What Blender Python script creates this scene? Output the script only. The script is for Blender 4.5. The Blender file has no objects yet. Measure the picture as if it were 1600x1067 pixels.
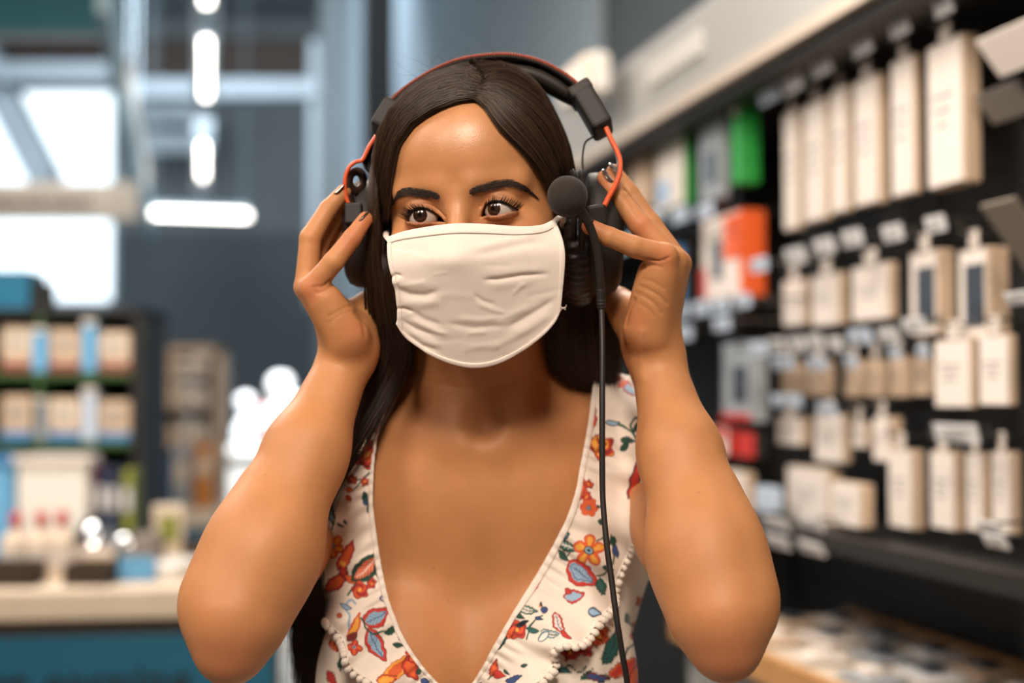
import bpy, bmesh, math, random, time
import numpy as np
from mathutils import Vector, Matrix, Euler
from mathutils.bvhtree import BVHTree
T0 = time.time()
rng = np.random.default_rng(7)
random.seed(7)
SC = bpy.context.scene
COL = SC.collection

# ------------------------------------------------------------------ camera
CAM_Z, TILT, FPX = 1.38, math.radians(2.2), 2222.0
cam_d = bpy.data.cameras.new('camera')
cam_d.lens = 50.0; cam_d.sensor_width = 36.0
cam_d.clip_start = 0.05; cam_d.clip_end = 200
cam = bpy.data.objects.new('camera', cam_d); COL.objects.link(cam)
cam.location = (0, 0, CAM_Z); cam.rotation_euler = (math.pi/2 + TILT, 0, 0)
SC.camera = cam
cam_d.dof.use_dof = True
cam_d.dof.focus_distance = 1.075
cam_d.dof.aperture_fstop = 2.6

# ------------------------------------------------------------------ world, exposure
SC.view_settings.view_transform = 'Standard'
SC.view_settings.look = 'None'
SC.view_settings.exposure = 0.0
SC.view_settings.gamma = 1.0
SC.view_settings.use_curve_mapping = False
world = bpy.data.worlds.new('daylight'); SC.world = world
world.use_nodes = True
bg = world.node_tree.nodes['Background']
bg.inputs['Color'].default_value = (0.80, 0.92, 1.0, 1)
bg.inputs['Strength'].default_value = 2.6

def area_light(name, loc, size, power, color, target=None, size_y=None, spread=180):
    l = bpy.data.lights.new(name, 'AREA'); l.energy = power; l.color = color
    l.spread = math.radians(spread); l.shape = 'RECTANGLE'; l.size = size; l.size_y = size_y or size
    o = bpy.data.objects.new(name, l); COL.objects.link(o); o.location = loc
    d = Vector(target or (loc[0], loc[1], 0)) - Vector(loc)
    o.rotation_euler = d.to_track_quat('-Z', 'Y').to_euler()
    return o

# the shop's ceiling fittings on the customer's side; added fills for the hall
area_light('key_light', (-0.05, -0.75, 2.9), 0.5, 50, (1.0, 0.86, 0.72), (0, 1.15, 1.4), 0.6)
area_light('key_light', (-1.1, -0.5, 2.7), 0.4, 16, (1.0, 0.86, 0.72), (0, 1.15, 1.4), 0.5)
area_light('aisle_light', (1.5, 0.2, 2.9), 0.5, 30, (1.0, 0.84, 0.68), (0.6, 1.6, 1.2), 1.4)
area_light('aisle_light', (-1.6, 0.6, 2.9), 0.5, 24, (1.0, 0.86, 0.72), (-0.3, 1.2, 1.2), 1.4)
area_light('back_light', (0.1, 3.0, 3.3), 0.6, 16, (1.0, 0.88, 0.76), (0.3, 1.4, 1.3), 1.6, 100)
area_light('wall_light', (0.45, 2.0, 2.9), 0.4, 33, (1.0, 0.88, 0.76), (1.8, 3.0, 1.5), 2.4)
area_light('hall_fill', (-3.0, 9.0, 4.9), 3.0, 300, (0.86, 0.94, 1.0), (-2.6, 14.0, 1.5), 3.0)  # added fill, brightens the far wall and the hall
area_light('ceiling_fill', (-2.6, 8.5, 3.6), 2.0, 80, (0.86, 0.94, 1.0), (-2.6, 9.5, 6), 4.0)  # added uplight, stands in for window daylight bounced onto the ceiling
area_light('table_light', (-1.6, 3.2, 3.1), 0.6, 85, (1.0, 0.90, 0.80), (-1.3, 3.4, 0.9), 1.6)

# ------------------------------------------------------------------ helpers
CT, ST = math.cos(TILT), math.sin(TILT)
def P(px, py, d):
    """world point seen at pixel px,py (1600x1067 frame) at depth d in front of the lens"""
    x = (px - 800.0) / FPX * d
    v = (533.5 - py) / FPX * d
    return np.array([x, d * CT - v * ST, CAM_Z + d * ST + v * CT])
def Parr(px, py, d):
    px, py, d = np.broadcast_arrays(np.asarray(px, float), np.asarray(py, float), np.asarray(d, float))
    x = (px - 800.0) / FPX * d; v = (533.5 - py) / FPX * d
    return np.stack([x, d * CT - v * ST, CAM_Z + d * ST + v * CT], -1)
def unP(w):
    w = np.asarray(w, float)
    dz = w[..., 2] - CAM_Z
    d = w[..., 1] * CT + dz * ST
    v = -w[..., 1] * ST + dz * CT
    return 800 + w[..., 0] / d * FPX, 533.5 - v / d * FPX, d

def lin(c):
    """sRGB 0-255 -> linear rgba"""
    out = []
    for v in c[:3]:
        v = v / 255.0
        out.append(v / 12.92 if v <= 0.04045 else ((v + 0.055) / 1.055) ** 2.4)
    return (out[0], out[1], out[2], 1.0)

def mat(name, color=(200, 200, 200), rough=0.5, metal=0.0, spec=0.5, noise=None, bump=None, emit=None,
        sss=0.0, sheen=0.0, trans=0.0, attr=None, coat=0.0, linear=None):
    m = bpy.data.materials.new(name); m.use_nodes = True
    nt = m.node_tree; N = nt.nodes; L = nt.links
    b = N['Principled BSDF']
    col = linear or lin(color)
    b.inputs['Base Color'].default_value = col
    b.inputs['Roughness'].default_value = rough
    b.inputs['Metallic'].default_value = metal
    b.inputs['Specular IOR Level'].default_value = spec
    b.inputs['Coat Weight'].default_value = coat
    if sss:
        b.inputs['Subsurface Weight'].default_value = sss
        b.inputs['Subsurface Radius'].default_value = (1.0, 0.35, 0.2)
        b.inputs['Subsurface Scale'].default_value = 0.006
    if sheen:
        b.inputs['Sheen Weight'].default_value = sheen
        b.inputs['Sheen Roughness'].default_value = 0.4
    if trans: b.inputs['Transmission Weight'].default_value = trans
    if emit:
        b.inputs['Emission Color'].default_value = lin(emit[0]); b.inputs['Emission Strength'].default_value = emit[1]
    src = None
    if attr:
        a = N.new('ShaderNodeAttribute'); a.attribute_name = attr; src = a.outputs['Color']
    if noise:   # (scale, amount, detail)
        tc = N.new('ShaderNodeTexCoord'); n = N.new('ShaderNodeTexNoise')
        n.inputs['Scale'].default_value = noise[0]; n.inputs['Detail'].default_value = noise[2] if len(noise) > 2 else 4
        L.new(tc.outputs['Object'], n.inputs['Vector'])
        mr = N.new('ShaderNodeMapRange'); mr.inputs['From Min'].default_value = 0.25; mr.inputs['From Max'].default_value = 0.75
        mr.inputs['To Min'].default_value = 1 - noise[1]; mr.inputs['To Max'].default_value = 1 + noise[1]
        L.new(n.outputs['Fac'], mr.inputs['Value'])
        mx = N.new('ShaderNodeVectorMath'); mx.operation = 'SCALE'
        if src: L.new(src, mx.inputs[0])
        else: mx.inputs[0].default_value = col[:3]
        L.new(mr.outputs['Result'], mx.inputs['Scale']); src = mx.outputs[0]
    if src: L.new(src, b.inputs['Base Color'])
    if bump:    # (scale, strength, distance)
        tc = N.new('ShaderNodeTexCoord'); n = N.new('ShaderNodeTexNoise')
        n.inputs['Scale'].default_value = bump[0]; n.inputs['Detail'].default_value = 5
        L.new(tc.outputs['Object'], n.inputs['Vector'])
        bp = N.new('ShaderNodeBump'); bp.inputs['Strength'].default_value = bump[1]; bp.inputs['Distance'].default_value = bump[2]
        L.new(n.outputs['Fac'], bp.inputs['Height']); L.new(bp.outputs['Normal'], b.inputs['Normal'])
    return m

def tag(o, label=None, cat=None, group=None, kind=None):
    if label: o['label'] = label
    if cat: o['category'] = cat
    if group: o['group'] = group
    if kind: o['kind'] = kind
    return o

def chain_matrix(o):
    m = o.matrix_basis.copy()
    while o.parent is not None:
        m = o.matrix_parent_inverse @ m; o = o.parent; m = o.matrix_basis @ m
    return m
def link(name, me, material=None, parent=None):
    o = bpy.data.objects.new(name, me); COL.objects.link(o)
    if material is not None and len(me.materials) == 0: me.materials.append(material)
    if parent is not None:
        o.parent = parent
        o.matrix_parent_inverse = chain_matrix(parent).inverted()
    return o

def mesh_np(name, V, F, material=None, parent=None, smooth=True):
    """V (n,3), F (m,3|4) arrays or list of lists"""
    me = bpy.data.meshes.new(name)
    V = np.asarray(V, np.float32)
    if isinstance(F, np.ndarray):
        k = F.shape[1]
        me.vertices.add(len(V)); me.vertices.foreach_set('co', V.ravel())
        me.loops.add(F.size); me.loops.foreach_set('vertex_index', F.ravel().astype(np.int32))
        me.polygons.add(len(F)); me.polygons.foreach_set('loop_start', (np.arange(len(F)) * k).astype(np.int32))
        me.update(calc_edges=True)
    else:
        me.from_pydata(V.tolist(), [], F)
    if smooth: me.polygons.foreach_set('use_smooth', np.ones(len(me.polygons), bool))
    me.update()
    return link(name, me, material, parent)

def empty(name, loc, rz=0.0):
    o = bpy.data.objects.new(name, None); COL.objects.link(o)
    o.location = tuple(float(v) for v in loc); o.rotation_euler = (0, 0, rz); o.empty_display_size = 0.05
    return o

def copy_tree(o, parent=None):
    c = o.copy(); COL.objects.link(c)
    if parent is not None: c.parent = parent
    for ch in list(o.children): copy_tree(ch, c)
    return c

def new_bm(): return bmesh.new()
def bm_box(bm, c, s, rz=0.0, rx=0.0, ry=0.0, bevel=0.0):
    r = bmesh.ops.create_cube(bm, size=1.0)
    M = Matrix.Translation(c) @ Euler((rx, ry, rz)).to_matrix().to_4x4() @ Matrix.Diagonal((s[0], s[1], s[2], 1))
    bmesh.ops.transform(bm, matrix=M, verts=r['verts'])
    if bevel:
        es = list({e for v in r['verts'] for e in v.link_edges})
        bmesh.ops.bevel(bm, geom=es, offset=bevel, segments=2, affect='EDGES', profile=0.6)
def bm_cyl(bm, a, b, r1, r2=None, n=12):
    a = Vector(a); b = Vector(b); d = b - a
    M = Matrix.Translation((a + b) / 2) @ d.to_track_quat('Z', 'Y').to_matrix().to_4x4()
    bmesh.ops.create_cone(bm, cap_ends=True, segments=n, radius1=r1, radius2=r2 if r2 is not None else r1, depth=d.length, matrix=M)
def bm_lathe(bm, prof, c=(0, 0, 0), n=20):
    """prof: list of (r,z)"""
    rings = []
    for r, z in prof:
        if r < 1e-6: rings.append([bm.verts.new((c[0], c[1], c[2] + z))])
        else: rings.append([bm.verts.new((c[0] + r * math.cos(2*math.pi*i/n), c[1] + r * math.sin(2*math.pi*i/n), c[2] + z)) for i in range(n)])
    for A, B in zip(rings[:-1], rings[1:]):
        for i in range(n):
            j = (i + 1) % n
            if len(A) == 1 and len(B) == 1: continue
            if len(A) == 1: bm.faces.new((A[0], B[i], B[j]))
            elif len(B) == 1: bm.faces.new((A[i], A[j], B[0]))
            else: bm.faces.new((A[i], A[j], B[j], B[i]))
def bm_obj(name, bm, material=None, parent=None, smooth=False):
    bmesh.ops.recalc_face_normals(bm, faces=bm.faces[:])
    me = bpy.data.meshes.new(name); bm.to_mesh(me); bm.free()
    if smooth:
        me.polygons.foreach_set('use_smooth', np.ones(len(me.polygons), bool))
    o = bpy.data.objects.new(name, me); COL.objects.link(o)
    if material: me.materials.append(material)
    if parent is not None: o.parent = parent      # bm in the parent's local frame
    return o

def spline(pts, n):
    """Catmull-Rom (centripetal-ish by arc length) through pts (k,dim) -> n samples"""
    p = np.asarray(pts, float); k = len(p)
    if k == 2: return p[0] + (p[1] - p[0]) * np.linspace(0, 1, n)[:, None]
    seg = np.linalg.norm(np.diff(p[:, :min(3, p.shape[1])], axis=0), axis=1) ** 0.6 + 1e-9
    t = np.concatenate([[0], np.cumsum(seg)])
    m = np.zeros_like(p)
    m[1:-1] = (p[2:] - p[:-2]) / (t[2:] - t[:-2])[:, None]
    m[0] = (p[1] - p[0]) / (t[1] - t[0]); m[-1] = (p[-1] - p[-2]) / (t[-1] - t[-2])
    s = np.linspace(0, t[-1], n); i = np.clip(np.searchsorted(t, s, side='right') - 1, 0, k - 2)
    h = (t[i + 1] - t[i]); u = ((s - t[i]) / h)[:, None]; h = h[:, None]
    return ((2*u**3 - 3*u**2 + 1) * p[i] + (u**3 - 2*u**2 + u) * h * m[i] + (-2*u**3 + 3*u**2) * p[i+1] + (u**3 - u**2) * h * m[i+1])

def sweep(path, radii, n=10, up=(0, 0, 1), flat=1.0, cap=True, prof=None):
    """tube along path (k,3); radii (k,) ; flat scales the binormal direction; prof optional (n,2) unit section; returns V,F"""
    path = np.asarray(path, float); k = len(path)
    radii = np.broadcast_to(np.asarray(radii, float), (k,))
    t = np.gradient(path, axis=0); t /= np.linalg.norm(t, axis=1)[:, None] + 1e-12
    a = np.cross(t, np.asarray(up, float)); ln = np.linalg.norm(a, axis=1)
    if (ln < 1e-4).any(): a = np.cross(t, np.asarray((0.3, 1, 0.1))); ln = np.linalg.norm(a, axis=1)
    a /= ln[:, None]; b = np.cross(t, a)
    if prof is None:
        th = np.arange(n) / n * 2 * math.pi; prof = np.stack([np.cos(th), np.sin(th) * flat], 1)
    n = len(prof)
    V = path[:, None, :] + radii[:, None, None] * (prof[None, :, 0:1] * a[:, None, :] + prof[None, :, 1:2] * b[:, None, :])
    V = V.reshape(-1, 3); F = []
    for i in range(k - 1):
        for j in range(n):
            j2 = (j + 1) % n
            F.append([i*n + j, i*n + j2, (i+1)*n + j2, (i+1)*n + j])
    if cap:
        F.append(list(range(n))[::-1]); F.append([(k-1)*n + j for j in range(n)])
    return V, F
def tube(name, path, radii, material, parent=None, **kw):
    V, F = sweep(path, radii, **kw)
    return mesh_np(name, V, F, material, parent)

# ------------------------------------------------------------------ signed distance modelling (continuous organic surfaces)
class Prim:
    __slots__ = ('kind', 'a', 'b', 'ra', 'rb', 'k', 'sub', 'M', 'flat')
def cone(a, b, ra, rb=None, k=0.004, flat=None, sub=False):
    """round cone; flat=(direction, factor>1) squeezes the section along direction"""
    p = Prim(); p.kind = 0; p.a = np.asarray(a, float); p.b = np.asarray(b, float); p.ra = ra; p.rb = ra if rb is None else rb
    p.k = k; p.sub = sub; p.M = None; p.flat = None
    if flat is not None:
        d = np.asarray(flat[0], float); p.flat = (d / np.linalg.norm(d), flat[1])
    return p
def ell(c, r, k=0.01, R=None, sub=False):
    p = Prim(); p.kind = 1; p.a = np.asarray(c, float); p.b = np.asarray(r, float); p.k = k; p.sub = sub
    p.M = None if R is None else np.asarray(R, float); p.ra = p.rb = 0; p.flat = None
    return p
def pdist(p, X):
    if p.kind == 0:
        q = X - p.a.astype(np.float32); ba = p.b - p.a
        if p.flat is not None:
            d, s = p.flat; d32 = d.astype(np.float32)
            q = q + ((q @ d32) * (s - 1))[..., None] * d32
            ba = ba + (ba @ d) * (s - 1) * d
        L2 = float(ba @ ba) + 1e-12
        h = np.clip((q @ ba.astype(np.float32)) / L2, 0, 1)
        dd = np.linalg.norm(q - h[..., None] * ba.astype(np.float32), axis=-1) - (p.ra + (p.rb - p.ra) * h)
        if p.flat is not None: dd = dd / (1 + 0.5 * (p.flat[1] - 1))
        return dd
    q = X - p.a.astype(np.float32)
    if p.M is not None: q = q @ p.M.astype(np.float32)
    r = p.b.astype(np.float32)
    k0 = np.linalg.norm(q / r, axis=-1); k1 = np.linalg.norm(q / (r * r), axis=-1)
    return np.where(k1 < 1e-6, -r.min(), k0 * (k0 - 1) / np.maximum(k1, 1e-6))
def smin(a, b, k):
    h = np.maximum(k - np.abs(a - b), 0) / k
    return np.minimum(a, b) - h * h * k * 0.25
def smax(a, b, k): return -smin(-a, -b, k)
def field(prims, X):
    D = np.full(X.shape[:-1], 9.0, np.float32)
    for p in prims:
        d = pdist(p, X)
        D = smax(D, -d, p.k) if p.sub else smin(D, d, p.k)
    return D
def axis_grid(lo, hi, knots):
    """knots: list of (pos, spacing); spacing interpolated between them"""
    ks = np.array(sorted(knots)); out = [lo]
    while out[-1] < hi: out.append(out[-1] + float(np.interp(out[-1], ks[:, 0], ks[:, 1])))
    n = int(math.ceil((len(out) - 1) / 8.0)) * 8 + 1
    st = out[-1] - out[-2]
    while len(out) < n: out.append(out[-1] + st)
    return np.array(out, np.float32)
def surface_nets(prims, xs, ys, zs, extra=None):
    B = 8
    nb = [(len(a) - 1) // B for a in (xs, ys, zs)]
    cen = [0.5 * (a[:-1:B][:n] + a[B::B][:n]) for a, n in zip((xs, ys, zs), nb)]
    hal = [0.5 * (a[B::B][:n] - a[:-1:B][:n]) for a, n in zip((xs, ys, zs), nb)]
    I, J, K = np.meshgrid(*[np.arange(n) for n in nb], indexing='ij'); I = I.ravel(); J = J.ravel(); K = K.ravel()
    C = np.stack([cen[0][I], cen[1][J], cen[2][K]], -1).astype(np.float32)
    HD = np.sqrt(hal[0][I]**2 + hal[1][J]**2 + hal[2][K]**2)
    D = field(prims, C)
    keep = np.abs(D) < HD * 1.9 + 0.010
    I, J, K, C, HD, D = I[keep], J[keep], K[keep], C[keep], HD[keep], D[keep]
    n = len(I); r = np.arange(B + 1)
    X = np.empty((n, 9, 9, 9, 3), np.float32)
    X[..., 0] = xs[I[:, None] * B + r][:, :, None, None]; X[..., 1] = ys[J[:, None] * B + r][:, None, :, None]; X[..., 2] = zs[K[:, None] * B + r][:, None, None, :]
    G = np.full((n, 9, 9, 9), 0.5, np.float32)
    for p in prims:
        dc = pdist(p, C)
        sel = np.nonzero(dc < (HD * 3.4 + 2.0 * p.k + 0.012 if not p.sub else HD * 2.4 + 1.5 * p.k + 0.006))[0]
        if len(sel) == 0: continue
        for s in np.array_split(sel, max(1, len(sel) // 4000)):
            d = pdist(p, X[s]); G[s] = smax(G[s], -d, p.k) if p.sub else smin(G[s], d, p.k)
    if extra is not None: G = extra(X, G)
    del X
    S = G < 0
    c8 = [S[:, i:i+8, j:j+8, k:k+8] for i in (0, 1) for j in (0, 1) for k in (0, 1)]
    cnt = sum(c.astype(np.int8) for c in c8)
    bi, ci, cj, ck = np.nonzero((cnt > 0) & (cnt < 8))
    gx, gy, gz = I[bi] * B + ci, J[bi] * B + cj, K[bi] * B + ck
    acc = np.zeros((len(bi), 3)); w = np.zeros(len(bi))
    A3 = (xs, ys, zs)
    for ax in range(3):
        for u in (0, 1):
            for v in (0, 1):
                o = [0, 0, 0]; o[(ax + 1) % 3] = u; o[(ax + 2) % 3] = v; e = o.copy(); e[ax] = 1
                f0 = G[bi, ci + o[0], cj + o[1], ck + o[2]]; f1 = G[bi, ci + e[0], cj + e[1], ck + e[2]]
                m = (f0 < 0) != (f1 < 0); t = np.where(m, f0 / np.where(f0 == f1, 1, f0 - f1), 0)
                g = (gx, gy, gz); pt = np.empty((len(bi), 3))
                for q in range(3):
                    lo_ = A3[q][g[q] + o[q]]; hi_ = A3[q][np.minimum(g[q] + e[q], len(A3[q]) - 1)]
                    pt[:, q] = lo_ + (hi_ - lo_) * t if q == ax else lo_
                acc[m] += pt[m]; w += m
    V = acc / w[:, None]
    NY, NZ = len(ys), len(zs)
    key = (gx.astype(np.int64) * NY + gy) * NZ + gz
    order = np.argsort(key); ksort = key[order]
    def look(a, b, c):
        q = (a.astype(np.int64) * NY + b) * NZ + c
        p = np.clip(np.searchsorted(ksort, q), 0, len(ksort) - 1)
        return np.where(ksort[p] == q, order[p], -1)
    Fs = []
    for ax in range(3):
        s0 = S[:, :8, :8, :8]; sh = [slice(0, 8)] * 3; sh[ax] = slice(1, 9); s1 = S[:, sh[0], sh[1], sh[2]]
        b_, i_, j_, k_ = np.nonzero(s0 != s1)
        flip = s1[b_, i_, j_, k_]
        g = [I[b_] * B + i_, J[b_] * B + j_, K[b_] * B + k_]
        u, v = (ax + 1) % 3, (ax + 2) % 3
        q = []
        for du, dv in ((0, 0), (-1, 0), (-1, -1), (0, -1)):
            h = [x.copy() for x in g]; h[u] += du; h[v] += dv; q.append(look(*h))
        q = np.stack(q, 1); q[flip] = q[flip][:, ::-1]
        Fs.append(q[(q >= 0).all(1)])
    return V, np.concatenate(Fs)
def relax(V, F, it=1, lam=0.5, mask=None):
    E = np.concatenate([F[:, [0, 1]], F[:, [1, 2]], F[:, [2, 3]], F[:, [3, 0]]])
    for _ in range(it):
        S = np.zeros_like(V)
        for q in range(3): S[:, q] = np.bincount(E[:, 0], V[E[:, 1], q], len(V)) + np.bincount(E[:, 1], V[E[:, 0], q], len(V))
        n = np.bincount(E[:, 0], minlength=len(V)) + np.bincount(E[:, 1], minlength=len(V))
        N = S / np.maximum(n, 1)[:, None]
        l = lam if mask is None else (lam * mask)[:, None]
        V = V + (N - V) * l
    return V
def vnormals(V, F):
    d1 = V[F[:, 2]] - V[F[:, 0]]; d2 = V[F[:, 3]] - V[F[:, 1]]; n = np.cross(d1, d2)
    N = np.zeros_like(V)
    for c in range(4):
        for q in range(3): N[:, q] += np.bincount(F[:, c], n[:, q], len(V))
    return N / (np.linalg.norm(N, axis=1)[:, None] + 1e-12)
# ------------------------------------------------------------------ the setting
WD = np.array([-0.2233, 0.9748]); WN = np.array([-0.9748, -0.2233]); WB0 = np.array([1.2867, 0.2948])
WRZ = math.atan2(WD[1], WD[0])
def wxy(s, off): return WB0 + WD * s + WN * off
def wall_sz(px, py, off):
    """(s, z) where the ray through px,py meets the plane parallel to the shelf wall, off metres in front of it"""
    a = P(px, py, 1.0) - np.array([0, 0, CAM_Z]); n = np.array([WN[0], WN[1]])
    p0 = wxy(0, off); t = (p0 @ n) / (a[:2] @ n); w = a * t + np.array([0, 0, CAM_Z])
    return float((w[:2] - p0) @ WD), float(w[2])
def wall_off(px, s):
    """off of the point at distance s along the wall that shows at column px"""
    a = P(px, 533, 1.0); a = a[:2] / np.linalg.norm(a[:2])
    p = WB0 + WD * s; A = np.array([[a[0], -WN[0]], [a[1], -WN[1]]]); t, o = np.linalg.solve(A, p)
    return float(o)
def wall_empty(name, s, off, z):
    xy = wxy(s, off); return empty(name, (xy[0], xy[1], z), WRZ)     # local x along the wall (away), y towards the aisle

M_wallgrey = mat('painted_wall_blue_grey', (150, 166, 178), 0.75, noise=(1.5, 0.05))
M_darkwall = mat('dark_grey_wall', (84, 92, 98), 0.8, noise=(1.2, 0.06))
M_backwall = mat('far_wall_grey', (118, 126, 130), 0.8, noise=(1.0, 0.06))
M_ceil = mat('ceiling_grey', (128, 138, 144), 0.85, noise=(2, 0.05))
M_floor = mat('floor_concrete', (120, 116, 110), 0.35, noise=(3, 0.1), bump=(30, 0.1, 0.002))
M_black = mat('black_fixture', (22, 20, 18), 0.55)
M_blackmat = mat('black_slatwall', (14, 12, 11), 0.6, noise=(20, 0.15))
M_palebeam = mat('pale_steel', (176, 190, 200), 0.5, noise=(4, 0.05))
M_darkbrown = mat('dark_brown_frame', (60, 46, 36), 0.55, noise=(8, 0.1))
M_lamp = mat('lamp_tube', (255, 255, 255), 0.5, emit=((255, 250, 240), 9.0))
M_white = mat('white_paint', (235, 232, 226), 0.45, noise=(6, 0.03))
M_beige = mat('beige_laminate', (214, 192, 170), 0.5, noise=(5, 0.05))
M_glass = mat('window_glass', (255, 255, 255), 0.02, trans=1.0)
M_teal = mat('teal_banner', (70, 140, 156), 0.6, noise=(3, 0.06))

def struct_box(name, c, s, m, rz=0.0, label=None, parent=None, bevel=0.0):
    bm = new_bm(); bm_box(bm, (0, 0, 0), s, bevel=bevel)
    o = bm_obj(name, bm, m); o.location = c; o.rotation_euler = (0, 0, rz)
    if parent is None: o['kind'] = 'structure'
    if label: o['label'] = label
    return o
RX0, RX1, RY0, RY1, RZ1 = -9.0, 3.2, -4.0, 15.0, 5.4
struct_box('floor', ((RX0+RX1)/2, (RY0+RY1)/2, -0.05), (RX1-RX0+.4, RY1-RY0+.4, 0.1), M_floor, label='grey polished concrete shop floor')
struct_box('ceiling', ((RX0+RX1)/2, (RY0+RY1)/2, RZ1+0.05), (RX1-RX0+.4, RY1-RY0+.4, 0.1), M_ceil, label='grey exposed shop ceiling')
struct_box('wall_front', ((RX0+RX1)/2, RY0-0.05, RZ1/2), (RX1-RX0+.4, 0.1, RZ1), M_beige, label='beige shop wall behind the photographer')
struct_box('wall_left', (RX0-0.05, (RY0+RY1)/2, RZ1/2), (0.1, RY1-RY0+.4, RZ1), M_wallgrey, label='grey blue wall on the shop\'s left')
# back wall with the storefront opening (window x from -8.6 to px 178, z from py 478 to 132)
wx1 = float(P(180, 300, 15.0)[0]); wz0 = float(P(100, 478, 15.0)[2]); wz1 = float(P(100, 130, 15.0)[2]); wx0 = -8.6
bw = new_bm()
zsplit = float(P(300, 362, 15.0)[2])
for (x0, x1, z0, z1) in ((RX0, wx0, 0, RZ1), (wx1, RX1, zsplit, RZ1), (wx0, wx1, wz1, RZ1)):
    bm_box(bw, ((x0+x1)/2, RY1+0.1, (z0+z1)/2), (x1-x0, 0.2, z1-z0))
o = bm_obj('wall_back', bw, M_backwall); tag(o, 'grey far wall around the bright storefront glazing', kind='structure')
bw = new_bm()
for (x0, x1, z0, z1) in ((wx1, RX1, 0, zsplit), (wx0, wx1, 0, wz0)):
    bm_box(bw, ((x0+x1)/2, RY1+0.08, (z0+z1)/2), (x1-x0, 0.2, z1-z0))
tag(bm_obj('wall_back', bw, M_darkwall), 'dark charcoal lower band of the far wall', kind='structure')
win = empty('window_1', ((wx0+wx1)/2, RY1, wz0)); tag(win, 'bright storefront window in the far wall', kind='structure')
ww, wh = wx1 - wx0, wz1 - wz0
f = new_bm()
for x in (-ww/2+.03, ww/2-.03): bm_box(f, (x, 0.05, wh/2), (0.06, 0.12, wh), bevel=0.008)
for z in (0.03, wh-.03): bm_box(f, (0, 0.05, z), (ww, 0.12, 0.06), bevel=0.008)
bm_obj('window_frame', f, M_palebeam, win)
npan = 3
for i in range(npan):
    for j in range(2):
        g = new_bm(); bm_box(g, (-ww/2 + ww*(i+.5)/npan, 0.05, wh*(j+.5)/2), (ww/npan-.07, 0.006, wh/2-.05)); bm_obj('window_pane', g, M_glass, win)
for i in range(1, npan):
    g = new_bm(); bm_box(g, (-ww/2 + ww*i/npan, 0.05, wh/2), (0.05, 0.1, wh-.1), bevel=0.006); bm_obj('window_mullion', g, M_palebeam, win)
# the right-hand wall runs on past the shelving
def wall_run(name, s0, s1, z0, z1, m, th=0.12, label=None, off=0.0):
    xy = wxy((s0+s1)/2, off - th/2)
    return struct_box(name, (xy[0], xy[1], (z0+z1)/2), (s1-s0, th, z1-z0), m, rz=WRZ, label=label)
wall_run('wall_right', 4.62, 15.2, 0, RZ1, M_wallgrey, label='pale blue grey wall running on beyond the shelving')
wall_run('wall_right', -5, 4.62, 0, RZ1, M_darkwall, th=0.2, off=-0.06, label='dark grey wall behind the black shelving run')
for s_, w_, m_, l_ in ((9.3, 0.16, M_black, 'black steel column standing against the pale far wall'), (12.4, 0.4, M_backwall, 'grey pilaster at the far end of the pale wall')):
    xy = wxy(s_, 0.10); struct_box('trim_1' if m_ is M_black else 'trim_2', (xy[0], xy[1], RZ1/2), (w_, 0.2, RZ1), m_, rz=WRZ, label=l_, bevel=0.01)
# ceiling steel: beams and the dropped frame seen on the left
def beam(name, px0, px1, py0, py1, Y, m, th, label, **kw):
    a, b = P(px0, py0, Y), P(px1, py1, Y)
    return struct_box(name, ((a[0]+b[0])/2, Y, (a[2]+b[2])/2), (abs(b[0]-a[0]), th, abs(a[2]-b[2])), m, label=label, **kw)
beam('trim_3', 190, 505, 122, 150, 12.5, M_palebeam, 0.16, 'pale steel beam across the far end of the hall', bevel=0.01)
beam('trim_4', 482, 506, 60, 480, 12.6, M_palebeam, 0.16, 'pale steel upright near the far corner', bevel=0.01)
beam('trim_5', -250, 520, 58, 118, 14.2, M_darkbrown, 0.2, 'dark brown header high on the far wall')
beam('trim_6', 190, 330, 160, 192, 14.0, M_palebeam, 0.1, 'grey duct panel below the pale steel beam')
beam('trim_7', 200, 330, 206, 236, 14.0, M_palebeam, 0.1, 'lower grey duct panel below the pale steel beam')
beam('trim_8', -60, 200, 96, 124, 12.9, M_palebeam, 0.2, 'pale steel lintel above the storefront window', bevel=0.01)
for k, Y in enumerate((6.2, 8.0, 10.0)):
    struct_box('trim_%d' % (9+k), (-3.2, Y, RZ1-0.16), (9, 0.14, 0.24), M_palebeam, label='%s pale joist crossing the hall ceiling' % ('nearest', 'middle', 'furthest')[k], bevel=0.01)
# diagonal brace in front of the glazing
a, b = P(-40, 60, 13.5), P(75, 285, 13.5)
V, F = sweep([a, b], 0.2, prof=np.array([(-1, -.7), (1, -.7), (1, .7), (-1, .7)]))
o = mesh_np('trim_12', V, F, M_palebeam, smooth=False); tag(o, 'pale diagonal steel brace before the storefront window', kind='structure')

# ---- hanging things on the left
def slab(name, a, b, w, h, m, label, cat, parent=None):
    """box running from a to b (horizontal run), w wide, h high"""
    a = np.asarray(a); b = np.asarray(b); c = (a + b) / 2; d = b - a
    e = empty(name, c, math.atan2(d[1], d[0])); tag(e, label, cat)
    return e, float(np.linalg.norm(d[:2]))
a, b = P(160, -40, 5.4), P(236, 352, 13.2); b[2] = a[2]
e, L_ = slab('hanging_banner', a, b, .1, .3, None, 'long pale banner rail hanging along the aisle above the left shelves', 'banner')
bm = new_bm(); bm_box(bm, (0, 0, 0), (L_, 0.05, 0.30), bevel=0.008); bm_obj('banner_panel', bm, mat('banner_pale_blue', (170, 200, 212), 0.6), e)
bm = new_bm(); bm_box(bm, (-0.05*L_, -0.03, 0.02), (L_*.5, 0.012, 0.16)); bm_obj('banner_stripe', bm, mat('banner_cream', (244, 226, 206), 0.6), e)
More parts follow.
